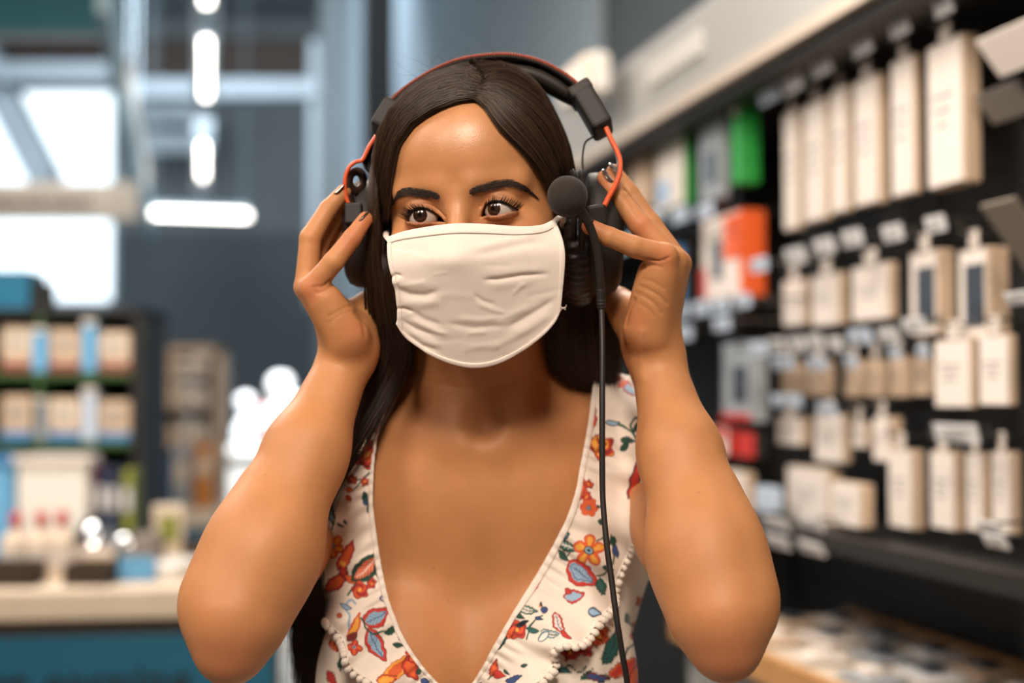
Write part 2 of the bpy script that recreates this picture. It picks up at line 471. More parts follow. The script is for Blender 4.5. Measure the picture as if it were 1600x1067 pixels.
for k in (-.4, 0, .4):
    bm = new_bm(); bm_cyl(bm, (k*L_, 0, .14), (k*L_, 0, RZ1 - a[2]), 0.006); bm_obj('suspension_wire', bm, M_palebeam, e)
c = P(30, -20, 6.0); e = empty('teal_sign', c); tag(e, 'dark teal sign board hung high at the left', 'sign')
bm = new_bm(); bm_box(bm, (0, 0, 0), (0.84, 0.04, 0.42), bevel=0.01); bm_obj('sign_board', bm, M_teal, e)
bm = new_bm(); bm_box(bm, (0, 0, -.215), (0.84, 0.05, 0.02)); bm_obj('edge_strip', bm, M_palebeam, e)
for k in (-.35, .35):
    bm = new_bm(); bm_cyl(bm, (k, 0, .2), (k, 0, RZ1 - c[2]), 0.006); bm_obj('suspension_wire', bm, M_palebeam, e)
a, b = P(-60, 315, 9.0), P(215, 315, 9.0)
e = empty('aisle_sign', (a + b) / 2); tag(e, 'wide beige aisle sign across the storefront window', 'sign')
w_ = b[0] - a[0]
bm = new_bm(); bm_box(bm, (0, 0, 0), (w_, 0.08, 0.235), bevel=0.01); bm_obj('sign_board', bm, M_beige, e)
bm = new_bm()
x = -w_*.33
for k in range(11):
    bm_box(bm, (x, -0.045, 0.0), (0.045, 0.008, 0.05 + 0.018*((k*7) % 3))); x += 0.062
tag(bm_obj('lettering', bm, mat('sign_grey_print', (150, 128, 112), 0.6), e), kind='stuff')
for k in (-.45, .45):
    bm = new_bm(); bm_cyl(bm, (k*w_, 0, .1), (k*w_, 0, RZ1 - e.location.z), 0.006); bm_obj('suspension_wire', bm, M_palebeam, e)

# linear lamps on a track along the aisle
def lamp(px, py0, py1, h, label, w=0.05):
    """lamp tube hung h above the lens, seen from py0 to py1 at column px, running along the aisle"""
    ys_ = []
    for py in (py0, py1):
        a = P(px, py, 1.0) - np.array([0, 0, CAM_Z]); ys_.append(a * (h / a[2]) + np.array([0, 0, CAM_Z]))
    a, b = ys_; c = (a + b) / 2; e = empty('pendant_lamp', c, math.atan2(b[1]-a[1], b[0]-a[0])); tag(e, label, 'lamp', 'tube lamps hanging over the aisle')
    L = float(np.linalg.norm(b - a))
    bm = new_bm(); bm_box(bm, (0, 0, 0.035), (L, w, 0.05), bevel=0.006); bm_obj('lamp_housing', bm, M_palebeam, e)
    bm = new_bm(); bm_box(bm, (0, 0, -0.004), (L - .02, w*.9, 0.03), bevel=0.008); bm_obj('lamp_tube', bm, M_lamp, e)
    for k in (-.42, .42):
        bm = new_bm(); bm_cyl(bm, (k*L, 0, .05), (k*L, 0, RZ1 - c[2]), 0.004); bm_obj('suspension_wire', bm, M_palebeam, e)
    return e
lamp(322, 62, 150, 1.75, 'brighter nearer tube lamp above the left aisle')
lamp(317, 226, 276, 1.75, 'shorter looking further tube lamp above the left aisle')
lamp(323, -60, 4, 1.75, 'tube lamp cut by the top edge above the left aisle')
# cross lamp
c = P(312, 333, 12.8); e = empty('pendant_lamp', c); tag(e, 'horizontal tube lamp crossing low at the end of the aisle', 'lamp', 'tube lamps hanging over the aisle')
bm = new_bm(); bm_box(bm, (0, 0, 0.05), (0.9, 0.07, 0.05), ry=0.03, bevel=0.006); bm_obj('lamp_housing', bm, M_palebeam, e)
bm = new_bm(); bm_box(bm, (0, 0, -0.01), (0.88, 0.065, 0.05), ry=0.03, bevel=0.008); bm_obj('lamp_tube', bm, M_lamp, e)
for k in (-.4, .4):
    bm = new_bm(); bm_cyl(bm, (k, 0, .06), (k, 0, RZ1 - c[2]), 0.004); bm_obj('suspension_wire', bm, M_palebeam, e)
# track carrying them
a = P(323, 0, 1.0); a = (a - np.array([0, 0, CAM_Z])); a = a * (1.83 / a[2]) + np.array([0, 0, CAM_Z])
b = P(314, 330, 1.0); b = (b - np.array([0, 0, CAM_Z])); b = b * (1.83 / b[2]) + np.array([0, 0, CAM_Z])
c = (a + b) / 2; e = empty('cable_track', c, math.atan2(b[1]-a[1], b[0]-a[0])); tag(e, 'pale cable track above the row of tube lamps', 'track')
L_ = float(np.linalg.norm(b - a))
bm = new_bm(); bm_box(bm, (0, 0, 0.03), (L_, 0.12, 0.03), bevel=0.004); bm_obj('track_tray', bm, M_palebeam, e)
bm = new_bm()
for k in range(14): bm_box(bm, (-L_/2 + L_*(k+.5)/14, 0, 0.055), (0.03, 0.12, 0.02))
tag(bm_obj('track_rung', bm, M_palebeam, e), kind='stuff')
for k in (-.48, -.1, .3):
    bm = new_bm(); bm_cyl(bm, (k*L_, 0, .05), (k*L_, 0, RZ1 - c[2]), 0.005); bm_obj('suspension_wire', bm, M_palebeam, e)
# ------------------------------------------------------------------ right: black hook wall with its goods
M_card = mat('white_card', (224, 214, 206), 0.55, noise=(12, 0.03))
M_tan = mat('kraft_side', (204, 178, 152), 0.6, noise=(12, 0.05))
M_tag = mat('price_tag_white', (214, 214, 216), 0.4)
M_tagblue = mat('price_tag_bluish', (196, 212, 232), 0.35)
M_hook = mat('hook_steel', (120, 118, 116), 0.3, metal=0.9)
M_window = mat('blister_dark', (58, 64, 72), 0.3, noise=(30, 0.2))
M_greyprint = mat('grey_print', (150, 148, 146), 0.6)
M_fascia = mat('fascia_grey', (150, 150, 148), 0.5, noise=(2, 0.03))
M_green = mat('green_carton', (40, 150, 62), 0.45); M_orange = mat('orange_print', (232, 96, 40), 0.45)
M_red = mat('red_print', (196, 44, 36), 0.45); M_bluep = mat('blue_print', (70, 130, 190), 0.45)
M_greybox = mat('grey_carton', (150, 156, 162), 0.45, noise=(14, 0.15)); M_edge = mat('shelf_edge_pale_blue', (150, 180, 210), 0.4)
M_wood = mat('oak_edge', (190, 140, 88), 0.45, noise=(14, 0.15))

UNIT = wall_empty('shelving_wall', 3.0, 0.0, 0.0); tag(UNIT, 'long black hook wall with shelves along the right side', 'shelving')
def upart(name, s0, s1, o0, o1, z0, z1, m, bevel=0.0, label=None, parent=None):
    bm = new_bm(); bm_box(bm, ((s0+s1)/2 - 3.0, (o0+o1)/2, (z0+z1)/2), (abs(s1-s0), abs(o1-o0), abs(z1-z0)), bevel=bevel)
    o = bm_obj(name, bm, m, UNIT if parent is None else parent)
    if label: o['label'] = label
    return o
ZH = wall_sz(1140, 122, 0.34)[1]; FH = wall_sz(1000, 68, 0.34)[1] - ZH
upart('back_panel', 0.2, 4.6, 0.0, 0.02, 0.0, ZH, M_blackmat)
for s_ in (4.58, 3.06, 1.90, 0.7): upart('upright', s_-.03, s_+.03, 0.02, 0.09, 0.98 if s_ < 3 else 0.0, ZH-.022, M_black, bevel=0.004)
upart('header', 0.2, 4.62, 0.0, 0.32, ZH-.022, ZH, M_black, bevel=0.004)
for k in range(17): upart('slat_groove_rail', 0.25, 3.0, 0.02, 0.026, 0.98+k*.07, 0.99+k*.07, M_black)
# shelves in the far bay, lower ledge in the near bay
sh1 = wall_sz(1130, 322, 0.30)[1]; sh2 = wall_sz(1120, 482, 0.30)[1]; sh3 = wall_sz(1160, 668, 0.30)[1]; sh4 = wall_sz(1170, 738, 0.30)[1]
for z in (sh1, sh2, sh3, sh4):
    sf = upart('shelf', 3.09, 4.55, 0.02, 0.30, z-.02, z, M_black, bevel=0.003)
    upart('price_rail', 3.09, 4.55, 0.302, 0.312, z-.03, z+.006, M_edge if z in (sh1, sh2) else M_red, label='pale blue price rail' if z in (sh1, sh2) else 'red price rail')
zl = wall_sz(1523, 889, 0.30)[1]
upart('lower_ledge', 0.3, 3.0, 0.02, 0.30, zl-.02, zl, M_black, bevel=0.004)
upart('ledge_lip', 0.3, 3.0, 0.30, 0.312, zl-.022, zl+.006, mat('ledge_lip_metal', (44, 41, 38), 0.5, metal=0.3))
# fascia above
fas = wall_empty('fascia', 2.6, 0.0, ZH); tag(fas, 'pale grey lit fascia above the black shelving', 'sign')
for k, (a, b) in enumerate(((0.2, 1.6), (1.61, 3.18), (3.19, 4.62))):
    bm = new_bm(); bm_box(bm, ((a+b)/2 - 2.6, 0.16, .024+(FH-.024)/2), (b-a, 0.32, FH-.024), bevel=0.004); bm_obj('fascia_panel', bm, M_fascia, fas)
bm = new_bm(); bm_box(bm, (2.4 - 2.6, 0.17, 0.012), (4.4, 0.34, 0.024)); bm_obj('fascia_trim', bm, mat('fascia_trim_beige', (186, 172, 158), 0.45), fas)
bm = new_bm(); x = wall_sz(1012, 120, 0.325)[0]; LZ = wall_sz(1055, 92, .325)[1] - ZH; x1 = wall_sz(1098, 68, 0.325)[0]
nL = 7
for k in range(nL):
    xx = x + (x1 - x) * (k + .5) / nL; w_ = abs(x1 - x) / nL * .62
    bm_box(bm, (xx - 2.6, 0.325, LZ), (w_, 0.012, 0.05)); 
tag(bm_obj('lettering', bm, mat('fascia_letters', (196, 194, 190), 0.4), fas), kind='stuff')
s_, z_ = wall_sz(945, 130, 0.34); e = wall_empty('light_box', s_, 0.385, z_); tag(e, 'small glowing cream light box at the far end of the fascia', 'light box')
bm = new_bm(); bm_box(bm, (0, 0, 0), (0.26, 0.05, 0.10), bevel=0.02); bm_obj('box_shell', bm, M_white, e)
bm = new_bm(); bm_box(bm, (0, 0.033, 0), (0.24, 0.012, 0.085), bevel=0.005); bm_obj('lit_face', bm, mat('lit_face', (240, 225, 210), 0.4, emit=((245, 228, 210), 0.06)), e)

ORD = ['first', 'second', 'third', 'fourth', 'fifth', 'sixth', 'seventh', 'eighth', 'ninth', 'tenth', 'eleventh', 'twelfth']
def package(name, x0, x1, x2, yt, yb, off, label, cat, group, front=None, side=None, panel=None, tab=True, hook=True, lines=True):
    """goods facing the aisle: front face spans columns x0..x1, near side x1..x2, rows yt..yb at the near end"""
    s1, zt = wall_sz(x1, yt, off); _, zb = wall_sz(x1, yb, off); s0, _ = wall_sz(x0, yt, off)
    dp = min(max(off - wall_off(x2, s1), 0.012), off - 0.03)
    e = wall_empty(name, (s0+s1)/2, off - dp/2, zb); tag(e, label, cat, group)
    w = s0 - s1; h = zt - zb
    bm = new_bm(); bm_box(bm, (0, 0, h/2), (w, dp, h), bevel=min(0.004, w*.1)); bm_obj('carton', bm, side or M_tan, e)
    bm = new_bm(); bm_box(bm, (0, dp/2+.0015, h/2), (w*.94, .003, h*.97)); bm_obj('front_card', bm, front or M_card, e)
    if panel:
        for (a, b, c, d, m) in panel:       # fractions of width (0 far .. 1 near) and height
            bm = new_bm(); bm_box(bm, (w*(.5-(a+b)/2), dp/2+.004, h*(c+d)/2), (w*(b-a), .003, h*(d-c))); bm_obj('printed_panel', bm, m, e)
    elif lines:
        bm = new_bm()
        for q in range(3): bm_box(bm, (w*.05, dp/2+.0035, h*(.62-.1*q)), (w*(.6-.12*q), .001, h*.025))
        tag(bm_obj('print_lines', bm, M_greyprint, e), kind='stuff')
    if tab:
        bm = new_bm(); bm_box(bm, (0, dp/2, h+.014), (w*.3, .004, .026), bevel=.001); bm_obj('hang_tab', bm, M_card, e)
    if hook:
        bm = new_bm(); bm_cyl(bm, (0, dp/2+.02, h+.022), (0, -(off-dp/2)+.02, h+.022), .0025, n=8); bm_cyl(bm, (0, dp/2+.02, h+.022), (0, dp/2+.022, h+.036), .0025, n=8)
        hk = bm_obj('hook', bm, M_hook, None); hk.matrix_world = e.matrix_basis; 
        hk.location = e.location; hk.rotation_euler = e.rotation_euler
        hk.parent = UNIT; hk.matrix_parent_inverse = UNIT.matrix_basis.inverted()
    return e
POST = 'from the black upright'
def row(items, off, rowname, group, cat='package', name='cable_package', **kw):
    for i, it in enumerate(items):
        x0, x1, x2, yt, yb = it[:5]; ex = dict(kw); 
        if len(it) > 5: ex.update(it[5])
        lab = ex.pop('lab', None) or '%s, %s on the %s %s' % (ex.pop('look', 'white hanging carton').rstrip(','), ORD[i], rowname, POST)
        package(name, x0, x1, x2, yt, yb, off, lab, cat, group, **ex)
row([(1226, 1247, 1258, 168, 357), (1258, 1290, 1300, 150, 342), (1300, 1323, 1334, 130, 330), (1336, 1372, 1392, 112, 316), (1394, 1428, 1444, 82, 302), (1450, 1505, 1538, 50, 284)],
    0.22, 'top hook row', 'tall white cartons on the top hook row', look='tall white hanging carton')
row([(1225, 1256, 1268, 434, 507), (1270, 1312, 1328, 424, 506), (1332, 1390, 1405, 408, 497)], 0.20, 'second hook row', 'short white cartons on the second hook row', look='squat white hanging carton')
row([(1424, 1466, 1494, 388, 522, dict(panel=[(.30, .92, .12, .80, M_window)])), (1500, 1544, 1580, 384, 528, dict(panel=[(.28, .92, .14, .82, M_window)]))],
    0.22, 'second row', 'dark windowed packs on the second hook row', look='white pack with dark window,')
row([(1222, 1252, 1260, 566, 617), (1264, 1296, 1306, 562, 618), (1322, 1346, 1354, 560, 620), (1356, 1380, 1390, 560, 620), (1392, 1418, 1428, 556, 620), (1430, 1456, 1464, 556, 618)],
    0.18, 'third hook row', 'little cartons on the third hook row', look='little beige carton', front=M_tan)
row([(1462, 1518, 1526, 528, 637), (1532, 1578, 1586, 522, 634)], 0.24, 'row of large flat cards', 'large flat cards on the third hook row', look='large flat white card')
row([(1216, 1254, 1268, 652, 696), (1274, 1318, 1330, 648, 724), (1334, 1352, 1362, 660, 700), (1366, 1392, 1410, 652, 722)], 0.20, 'fourth hook row', 'white cartons on the fourth hook row', look='white boxed cable')
row([(1390, 1426, 1444, 704, 828), (1456, 1492, 1508, 706, 830), (1512, 1536, 1548, 708, 832), (1552, 1580, 1594, 706, 836)], 0.22, 'lowest hook row', 'tall cartons on the lowest hook row', look='tall cream hanging carton')
# cartons standing on the ledge
package('adapter_box', 1230, 1296, 1314, 734, 826, 0.2, 'cream square adapter box standing on the lower ledge, further one', 'box', 'adapter boxes on the lower ledge', tab=False, hook=False)
package('adapter_box', 1300, 1346, 1364, 757, 826, 0.26, 'cream low adapter box standing on the lower ledge, nearer one', 'box', 'adapter boxes on the lower ledge', tab=False, hook=False)

def price_tag(px, py, w, h, off, label, group, m=None, tilt=-0.25):
    s, z = wall_sz(px, py, off); e = wall_empty('price_tag', s, off, z); tag(e, label, 'price tag', group)
    s2, _ = wall_sz(px + w/2, py, off); s3, _ = wall_sz(px - w/2, py, off); W_ = (s3 - s2) * .8; d = unP(np.array([*wxy(s, off), z]))[2]; H_ = h / FPX * d
    bm = new_bm(); bm_box(bm, (0, 0, 0), (W_, .003, H_), rx=tilt, bevel=.0008); bm_obj('tag_plate', bm, m or M_tag, e)
    bm = new_bm()
    for q in range(2): bm_box(bm, (W_*.08*(q*2-1), .0028 + (.15 - .3*q)*H_*math.tan(-tilt)*0 , H_*(.16-.32*q)), (W_*.55, .0012, H_*.13), rx=tilt)
    tag(bm_obj('tag_print', bm, M_greyprint, e), kind='stuff')
    bm = new_bm(); bm_cyl(bm, (0, -.002, H_*.3), (0, -off+.02, H_*.3), .002, n=6)
    hk = bm_obj('hook', bm, M_hook, None); hk.location = e.location; hk.rotation_euler = e.rotation_euler
    hk.parent = UNIT; hk.matrix_parent_inverse = UNIT.matrix_basis.inverted()
for i, (x, y, m) in enumerate(((1200, 148, M_tagblue), (1238, 130, None), (1283, 104, None), (1347, 72, None), (1405, 42, None), (1474, 10, None))):
    price_tag(x, y, 34, 26, 0.27, 'pale price tag %s above the tall cartons, %s' % (ORD[i], POST), 'price tags on the top hook row', m)
for i, (x, y) in enumerate(((1243, 400), (1288, 385), (1332, 372), (1395, 364), (1462, 350))):
    price_tag(x, y, 36, 26, 0.27, 'pale price tag %s above the squat cartons, %s' % (ORD[i], POST), 'price tags on the second hook row')
for i, (x, y, w, m) in enumerate(((1215, 540, 30, None), (1246, 538, 30, None), (1275, 534, 26, None), (1306, 538, 26, None), (1344, 526, 42, M_tagblue), (1388, 524, 34, None), (1428, 508, 42, None))):
    price_tag(x, y, w, 24, 0.26, 'pale price tag %s above the little cartons, %s' % (ORD[i], POST), 'price tags on the third hook row', m)
for i, (x, y, w) in enumerate(((1224, 567, 40), (1277, 568, 34), (1229, 626, 56), (1292, 640, 34), (1330, 566, 22), (1398, 552, 20), (1442, 550, 20))):
    price_tag(x, y, w, 20, 0.25, 'small bluish price tag %s among the little cartons, %s' % (ORD[i], POST), 'small tags among the little cartons', M_tagblue)
price_tag(1494, 677, 84, 30, 0.28, 'long pale price label beneath the large flat cards', 'price labels below the large cards')
for i, (x, y) in enumerate(((1213, 818), (1214, 846), (1266, 818), (1268, 856), (1545, 824), (1556, 846), (1590, 466))):
    price_tag(x, y, 44, 22, 0.32, 'pale price tag %s along the lower ledge, %s' % (ORD[i], POST) if i < 6 else 'grey price tag beside the dark windowed packs', 'price tags along the lower ledge', tilt=-0.5)

# far bay boxes on shelves
def shelfbox(name, x0, x1, x2, yt, yb, label, group, **kw):
    return package(name, x0, x1, x2, yt, yb, 0.26, label, 'box', group, tab=False, hook=False, **kw)
g1 = 'boxes on the far bay upper shelf'
shelfbox('headphone_box', 984, 1012, 1026, 238, 322, 'plain beige box furthest along the upper shelf', g1, front=M_tan)
shelfbox('headphone_box', 1026, 1070, 1088, 196, 318, 'white box with a green top on the upper shelf', g1, side=M_green, panel=[(.1, .9, .84, .98, M_green), (.1, .5, .1, .4, M_edge)])
shelfbox('headphone_box', 1094, 1128, 1142, 168, 308, 'grey patterned box between white and green boxes', g1, front=M_greybox, side=M_greybox, panel=[(.3, .8, .2, .55, M_window)])
shelfbox('headphone_box', 1144, 1158, 1190, 150, 286, 'bright green box nearest on the upper shelf', g1, front=M_green, side=M_green, panel=[(.1, .8, .8, .95, M_card)])
g2 = 'boxes on the far bay middle shelf'
shelfbox('speaker_box', 1098, 1158, 1198, 326, 462, 'white box with orange print on the middle shelf', g2, side=M_orange, panel=[(.62, 1.0, .45, .95, M_orange), (.3, .55, .25, .7, M_window), (.0, .12, .05, .4, M_red)])
shelfbox('speaker_box', 1040, 1070, 1092, 380, 470, 'dark blue box behind the white and orange box', g2, front=M_bluep, side=M_black, lines=False)
g3 = 'packs on the far bay lower shelves'
shelfbox('blister_pack', 1130, 1180, 1200, 532, 660, 'tall clear grey blister pack on the lower shelf', g3, front=M_greybox, side=M_greybox, panel=[(.35, .8, .25, .7, M_window), (0, .9, .02, .1, M_red)])
shelfbox('blister_pack', 1112, 1138, 1150, 668, 712, 'small red and white pack under the clear blister pack', g3, front=M_card, side=M_red, panel=[(.1, .9, .6, .95, M_red)])
shelfbox('blister_pack', 1152, 1180, 1200, 676, 716, 'dark red carton beside the small red white pack', g3, front=M_red, side=M_black, lines=False)
shelfbox('blister_pack', 1130, 1166, 1180, 738, 802, 'white carton low beneath the red price rail', g3)
shelfbox('blister_pack', 1182, 1206, 1222, 762, 800, 'pale blue carton low beside the black upright', g3, front=M_tagblue, side=M_tagblue)
for i, (x, y) in enumerate(((1020, 340), (1062, 336), (1102, 330), (1060, 486), (1095, 482), (1126, 478), (1160, 470), (1186, 414), (1128, 506), (1068, 520), (1186, 545))):
    price_tag(x, y, 30, 22, 0.325, 'bluish shelf ticket %s along the far bay shelf rails' % ORD[i], 'shelf tickets in the far bay', M_tagblue, tilt=-0.1)

# slanted brochure ledges at the near edge
def tilted(name, px, py, w, d_, off, label, m):
    s, z = wall_sz(px, py, off); e = wall_empty(name, s, off, z); tag(e, label, 'sign')
    bm = new_bm(); bm_box(bm, (0, 0, 0), (w, d_, .006), rx=0.9, bevel=.001); bm_obj('sign_plate', bm, m, e)
    bm = new_bm()
    for q in range(4): bm_box(bm, (0, (.3-.2*q)*d_*math.cos(.9) + .003, (.3-.2*q)*d_*math.sin(.9) + .003), (w*.8, .008, .003), rx=0.9)
    tag(bm_obj('sign_print', bm, M_greyprint, e), kind='stuff')
    bm = new_bm(); bm_box(bm, (0, -off/2, -.02), (.02, off-.04, .012)); bm_obj('bracket', bm, M_black, e)
tilted('shelf_sign', 1588, 74, .13, .06, .26, 'slanted cream sign card cut by the frame at the upper right', M_card)
tilted('shelf_sign', 1572, 160, .11, .05, .20, 'grey printed sign card under the slanted cream one', mat('grey_sign', (110, 104, 98), .5))
tilted('shelf_sign', 1600, 372, .08, .12, .26, 'grey slanted card beside the dark windowed packs', mat('grey_sign2', (120, 110, 98), .5))

# low display deck at the foot of the wall
zd = 0.95
dk = wall_empty('display_deck', 1.6, 0.2, 0.0); tag(dk, 'low display deck with oak edging below the hook wall', 'counter')
s_far = wall_sz(1215, 955, 0.20)[0]
sA, sB = -0.2, 2.62
bm = new_bm(); bm_box(bm, ((sA+sB)/2-1.6, 0.0, zd/2-.02), (sB-sA, .34, zd-.04)); bm_obj('deck_body', bm, mat('deck_grey', (150, 150, 148), .5), dk)
bm = new_bm(); bm_box(bm, ((sA+sB)/2-1.6, 0.0, zd-.02), (sB-sA+.01, .38, .036), bevel=.003); bm_obj('deck_top', bm, mat('deck_top', (206, 190, 172), .4, noise=(10, .08)), dk)
for y_, nm in ((.196, 'front_edge'), (-.165, 'back_edge')):
    bm = new_bm(); bm_box(bm, ((sA+sB)/2-1.6, y_, zd-.012), (sB-sA+.02, .018, .05), bevel=.003); bm_obj(nm, bm, M_wood, dk)
k = 0
for i in range(11):
    for j in range(3):
        s_ = 2.5 - i*.17; off = .11 + j*.1
        px_, py_, _d = unP(np.array([*wxy(s_, off), zd]))
        if px_ > 1660 or py_ > 1110: continue
        e = wall_empty('display_card', s_ + random.uniform(-.02, .02), off, zd); e.rotation_euler.z += random.uniform(-.2, .2)
        tag(e, '%s flat card, %s row of the oak edged deck, %s from its far end' % (['white', 'tan', 'pale grey', 'dark grey'][k % 4], ['back', 'middle', 'front'][j], ORD[i]), 'card', 'flat product cards on the display deck')
        w_ = random.uniform(.07, .12); m = [M_card, M_tan, M_tag, M_greybox][k % 4]; k += 1
        bm = new_bm(); bm_box(bm, (0, 0, .006), (w_, .07, .008), bevel=.001); bm_obj('card_base', bm, m, e)
        bm = new_bm(); bm_box(bm, (random.uniform(-.01, .01), 0, .016), (w_*.45, .03, .012), bevel=.003); bm_obj('card_item', bm, M_window if k % 3 else M_card, e)
# ------------------------------------------------------------------ left: gondola shelves and the near display table
def at(px, py, Y):
    w = P(px, py, 1.0) - np.array([0, 0, CAM_Z]); t = Y / w[1]; return w * t + np.array([0, 0, CAM_Z])
def zAt(py, Y): return float(at(100, py, Y)[2])
def boxthing(name, px0, px1, py0, py1, Y, dep, m, label, cat, group=None, parts=(), bevel=.006, rz=0.0, base=None):
    """a box whose front face (plane Y) spans the given pixels; parts: (name, fx0, fx1, fz0, fz1, proud, material)"""
    a = at(px0, py1, Y); b = at(px1, py0, Y); w = b[0]-a[0]; z0 = a[2] if base is None else base; h = b[2]-z0
    e = empty(name, ((a[0]+b[0])/2, Y + dep/2, z0), rz); tag(e, label, cat, group)
    bm = new_bm(); bm_box(bm, (0, 0, h/2), (w, dep, h), bevel=min(bevel, w*.2, h*.2)); bm_obj('box_body', bm, m, e)
    for (nm, f0, f1, g0, g1, pr, mm) in parts:
        bm = new_bm(); bm_box(bm, (w*((f0+f1)/2-.5), -dep/2-pr/2, h*(g0+g1)/2), (w*(f1-f0), pr, h*(g1-g0)), bevel=min(.002, pr*.3)); bm_obj(nm, bm, mm, e)
    return e
M_counterblue = mat('counter_blue', (24, 104, 136), .5, noise=(3, .05)); M_dkprint = mat('dark_lettering', (18, 34, 44), .6)
M_navy = mat('navy', (34, 44, 74), .5, noise=(20, .2)); M_olive = mat('olive_green', (132, 140, 52), .5); M_maroon = mat('dark_red', (128, 40, 48), .5)
M_gondgreen = mat('shelf_green', (58, 92, 48), .5, noise=(8, .15)); M_chrome = mat('polished_steel', (200, 204, 208), .12, metal=1.0)
M_basket = mat('dark_wicker', (64, 50, 38), .7, bump=(80, .5, .003)); M_redcap = mat('red_cap', (214, 44, 34), .4)
M_cream = mat('cream', (226, 208, 186), .55, noise=(10, .06)); M_skyblue = mat('sky_blue', (110, 176, 222), .25); M_ochre = mat('ochre', (196, 124, 52), .5)
# near table
Yt = 3.25; zt = 0.93
T = empty('display_table', (-1.55, 3.58, 0), math.radians(8)); tag(T, 'display table with cream top and blue lettered front panel', 'table')
def tpart(name, c, s, m, bevel=.004):
    bm = new_bm(); bm_box(bm, c, s, bevel=bevel); return bm_obj(name, bm, m, T)
tpart('table_top', (0, 0, zt-.035), (2.0, .66, .07), M_cream, .008)
tpart('under_strip', (0, 0.01, zt-.09), (1.94, .60, .04), M_darkbrown)
tpart('front_panel', (0, -.27, (zt-.11)/2+.0), (1.9, .03, zt-.11), M_counterblue)
tpart('back_panel', (0, .27, (zt-.11)/2), (1.9, .03, zt-.11), M_counterblue)
for sx in (-1, 1): tpart('side_panel', (sx*.94, 0, (zt-.11)/2), (.03, .52, zt-.11), M_darkbrown)
fc = bpy.data.curves.new('lettering', 'FONT'); fc.body = 'Start earning'; fc.size = .115; fc.extrude = .002; fc.offset = .0015; fc.materials.append(M_dkprint)
fo = bpy.data.objects.new('lettering', fc); COL.objects.link(fo); fo.parent = T; fo.rotation_euler = (math.pi/2, 0, 0)
fo.location = (.16, -.288, zt-.262)
bpy.context.view_layer.update()
lm = bpy.data.meshes.new_from_object(fo.evaluated_get(bpy.context.evaluated_depsgraph_get())); lo_ = bpy.data.objects.new('lettering', lm); COL.objects.link(lo_); lo_.parent = T; lo_.location = fo.location; lo_.rotation_euler = fo.rotation_euler; bpy.data.objects.remove(fo); lo_.name = 'front_lettering'
def on_table(px, py_base):
    w = P(px, py_base, 1.0) - np.array([0, 0, CAM_Z]); t = (zt - CAM_Z) / w[2]; return w * t + np.array([0, 0, CAM_Z])
def lathe_thing(name, px, Y, z, prof, m, label, cat, group=None, extra=(), sc=1.0, n=24):
    x = at(px, 600, Y)[0]; e = empty(name, (x, Y, z)); tag(e, label, cat, group)
    bm = new_bm(); bm_lathe(bm, [(r*sc, h*sc) for r, h in prof], n=n); bm_obj('vessel', bm, m, e, smooth=True)
    for nm, pf, mm in extra:
        bm = new_bm(); bm_lathe(bm, [(r*sc, h*sc) for r, h in pf], n=n); bm_obj(nm, bm, mm, e, smooth=True)
    return e
# bottles with red caps
bp = [(0, 0), (.034, 0), (.036, .01), (.036, .09), (.030, .108), (.013, .122), (.012, .135), (0, .135)]
cp = [(0, .132), (.0145, .132), (.0145, .160), (.011, .166), (0, .166)]
for i, (px, lab) in enumerate(((28, 'cream bottle with red cap nearest the dark left basket'), (68, 'middle cream bottle with red cap in the row of three'), (100, 'cream bottle with red cap beside the steel kettle'))):
    lathe_thing('bottle', px, 3.52 + .02*i, zt, bp, M_cream, lab, 'bottle', 'red capped bottles on the table', extra=[('cap', cp, M_redcap), ('bottle_label', [(.0365, .02), (.0368, .022), (.0368, .075), (.0365, .077)], M_card)], sc=.98)
def basket(px, Y, w, h, d, label):
    x = at(px, 600, Y)[0]; e = empty('basket', (x, Y, zt)); tag(e, label, 'basket', 'dark baskets along the table front')
    bm = new_bm()
    for sx in (-1, 1): bm_box(bm, (sx*w/2, 0, h/2), (.008, d, h), bevel=.002)
    for sy in (-1, 1): bm_box(bm, (0, sy*d/2, h/2), (w, .008, h), bevel=.002)
    bm_box(bm, (0, 0, .004), (w, d, .006)); bm_obj('basket_wall', bm, M_basket, e)
    for k in range(4):
        bm = new_bm(); 
        for sy in (-1, 1): bm_box(bm, (0, sy*(d/2+.004), h*(k+.6)/4.3), (w+.01, .006, h*.13), bevel=.002)
        for sx in (-1, 1): bm_box(bm, (sx*(w/2+.004), 0, h*(k+.6)/4.3), (.006, d+.01, h*.13), bevel=.002)
        bm_obj('woven_band', bm, M_basket, e)
basket(20, 3.42, .13, .055, .1, 'dark woven basket cut by the left edge of the table')
basket(147, 3.44, .098, .052, .1, 'dark woven basket beside the white boxes')
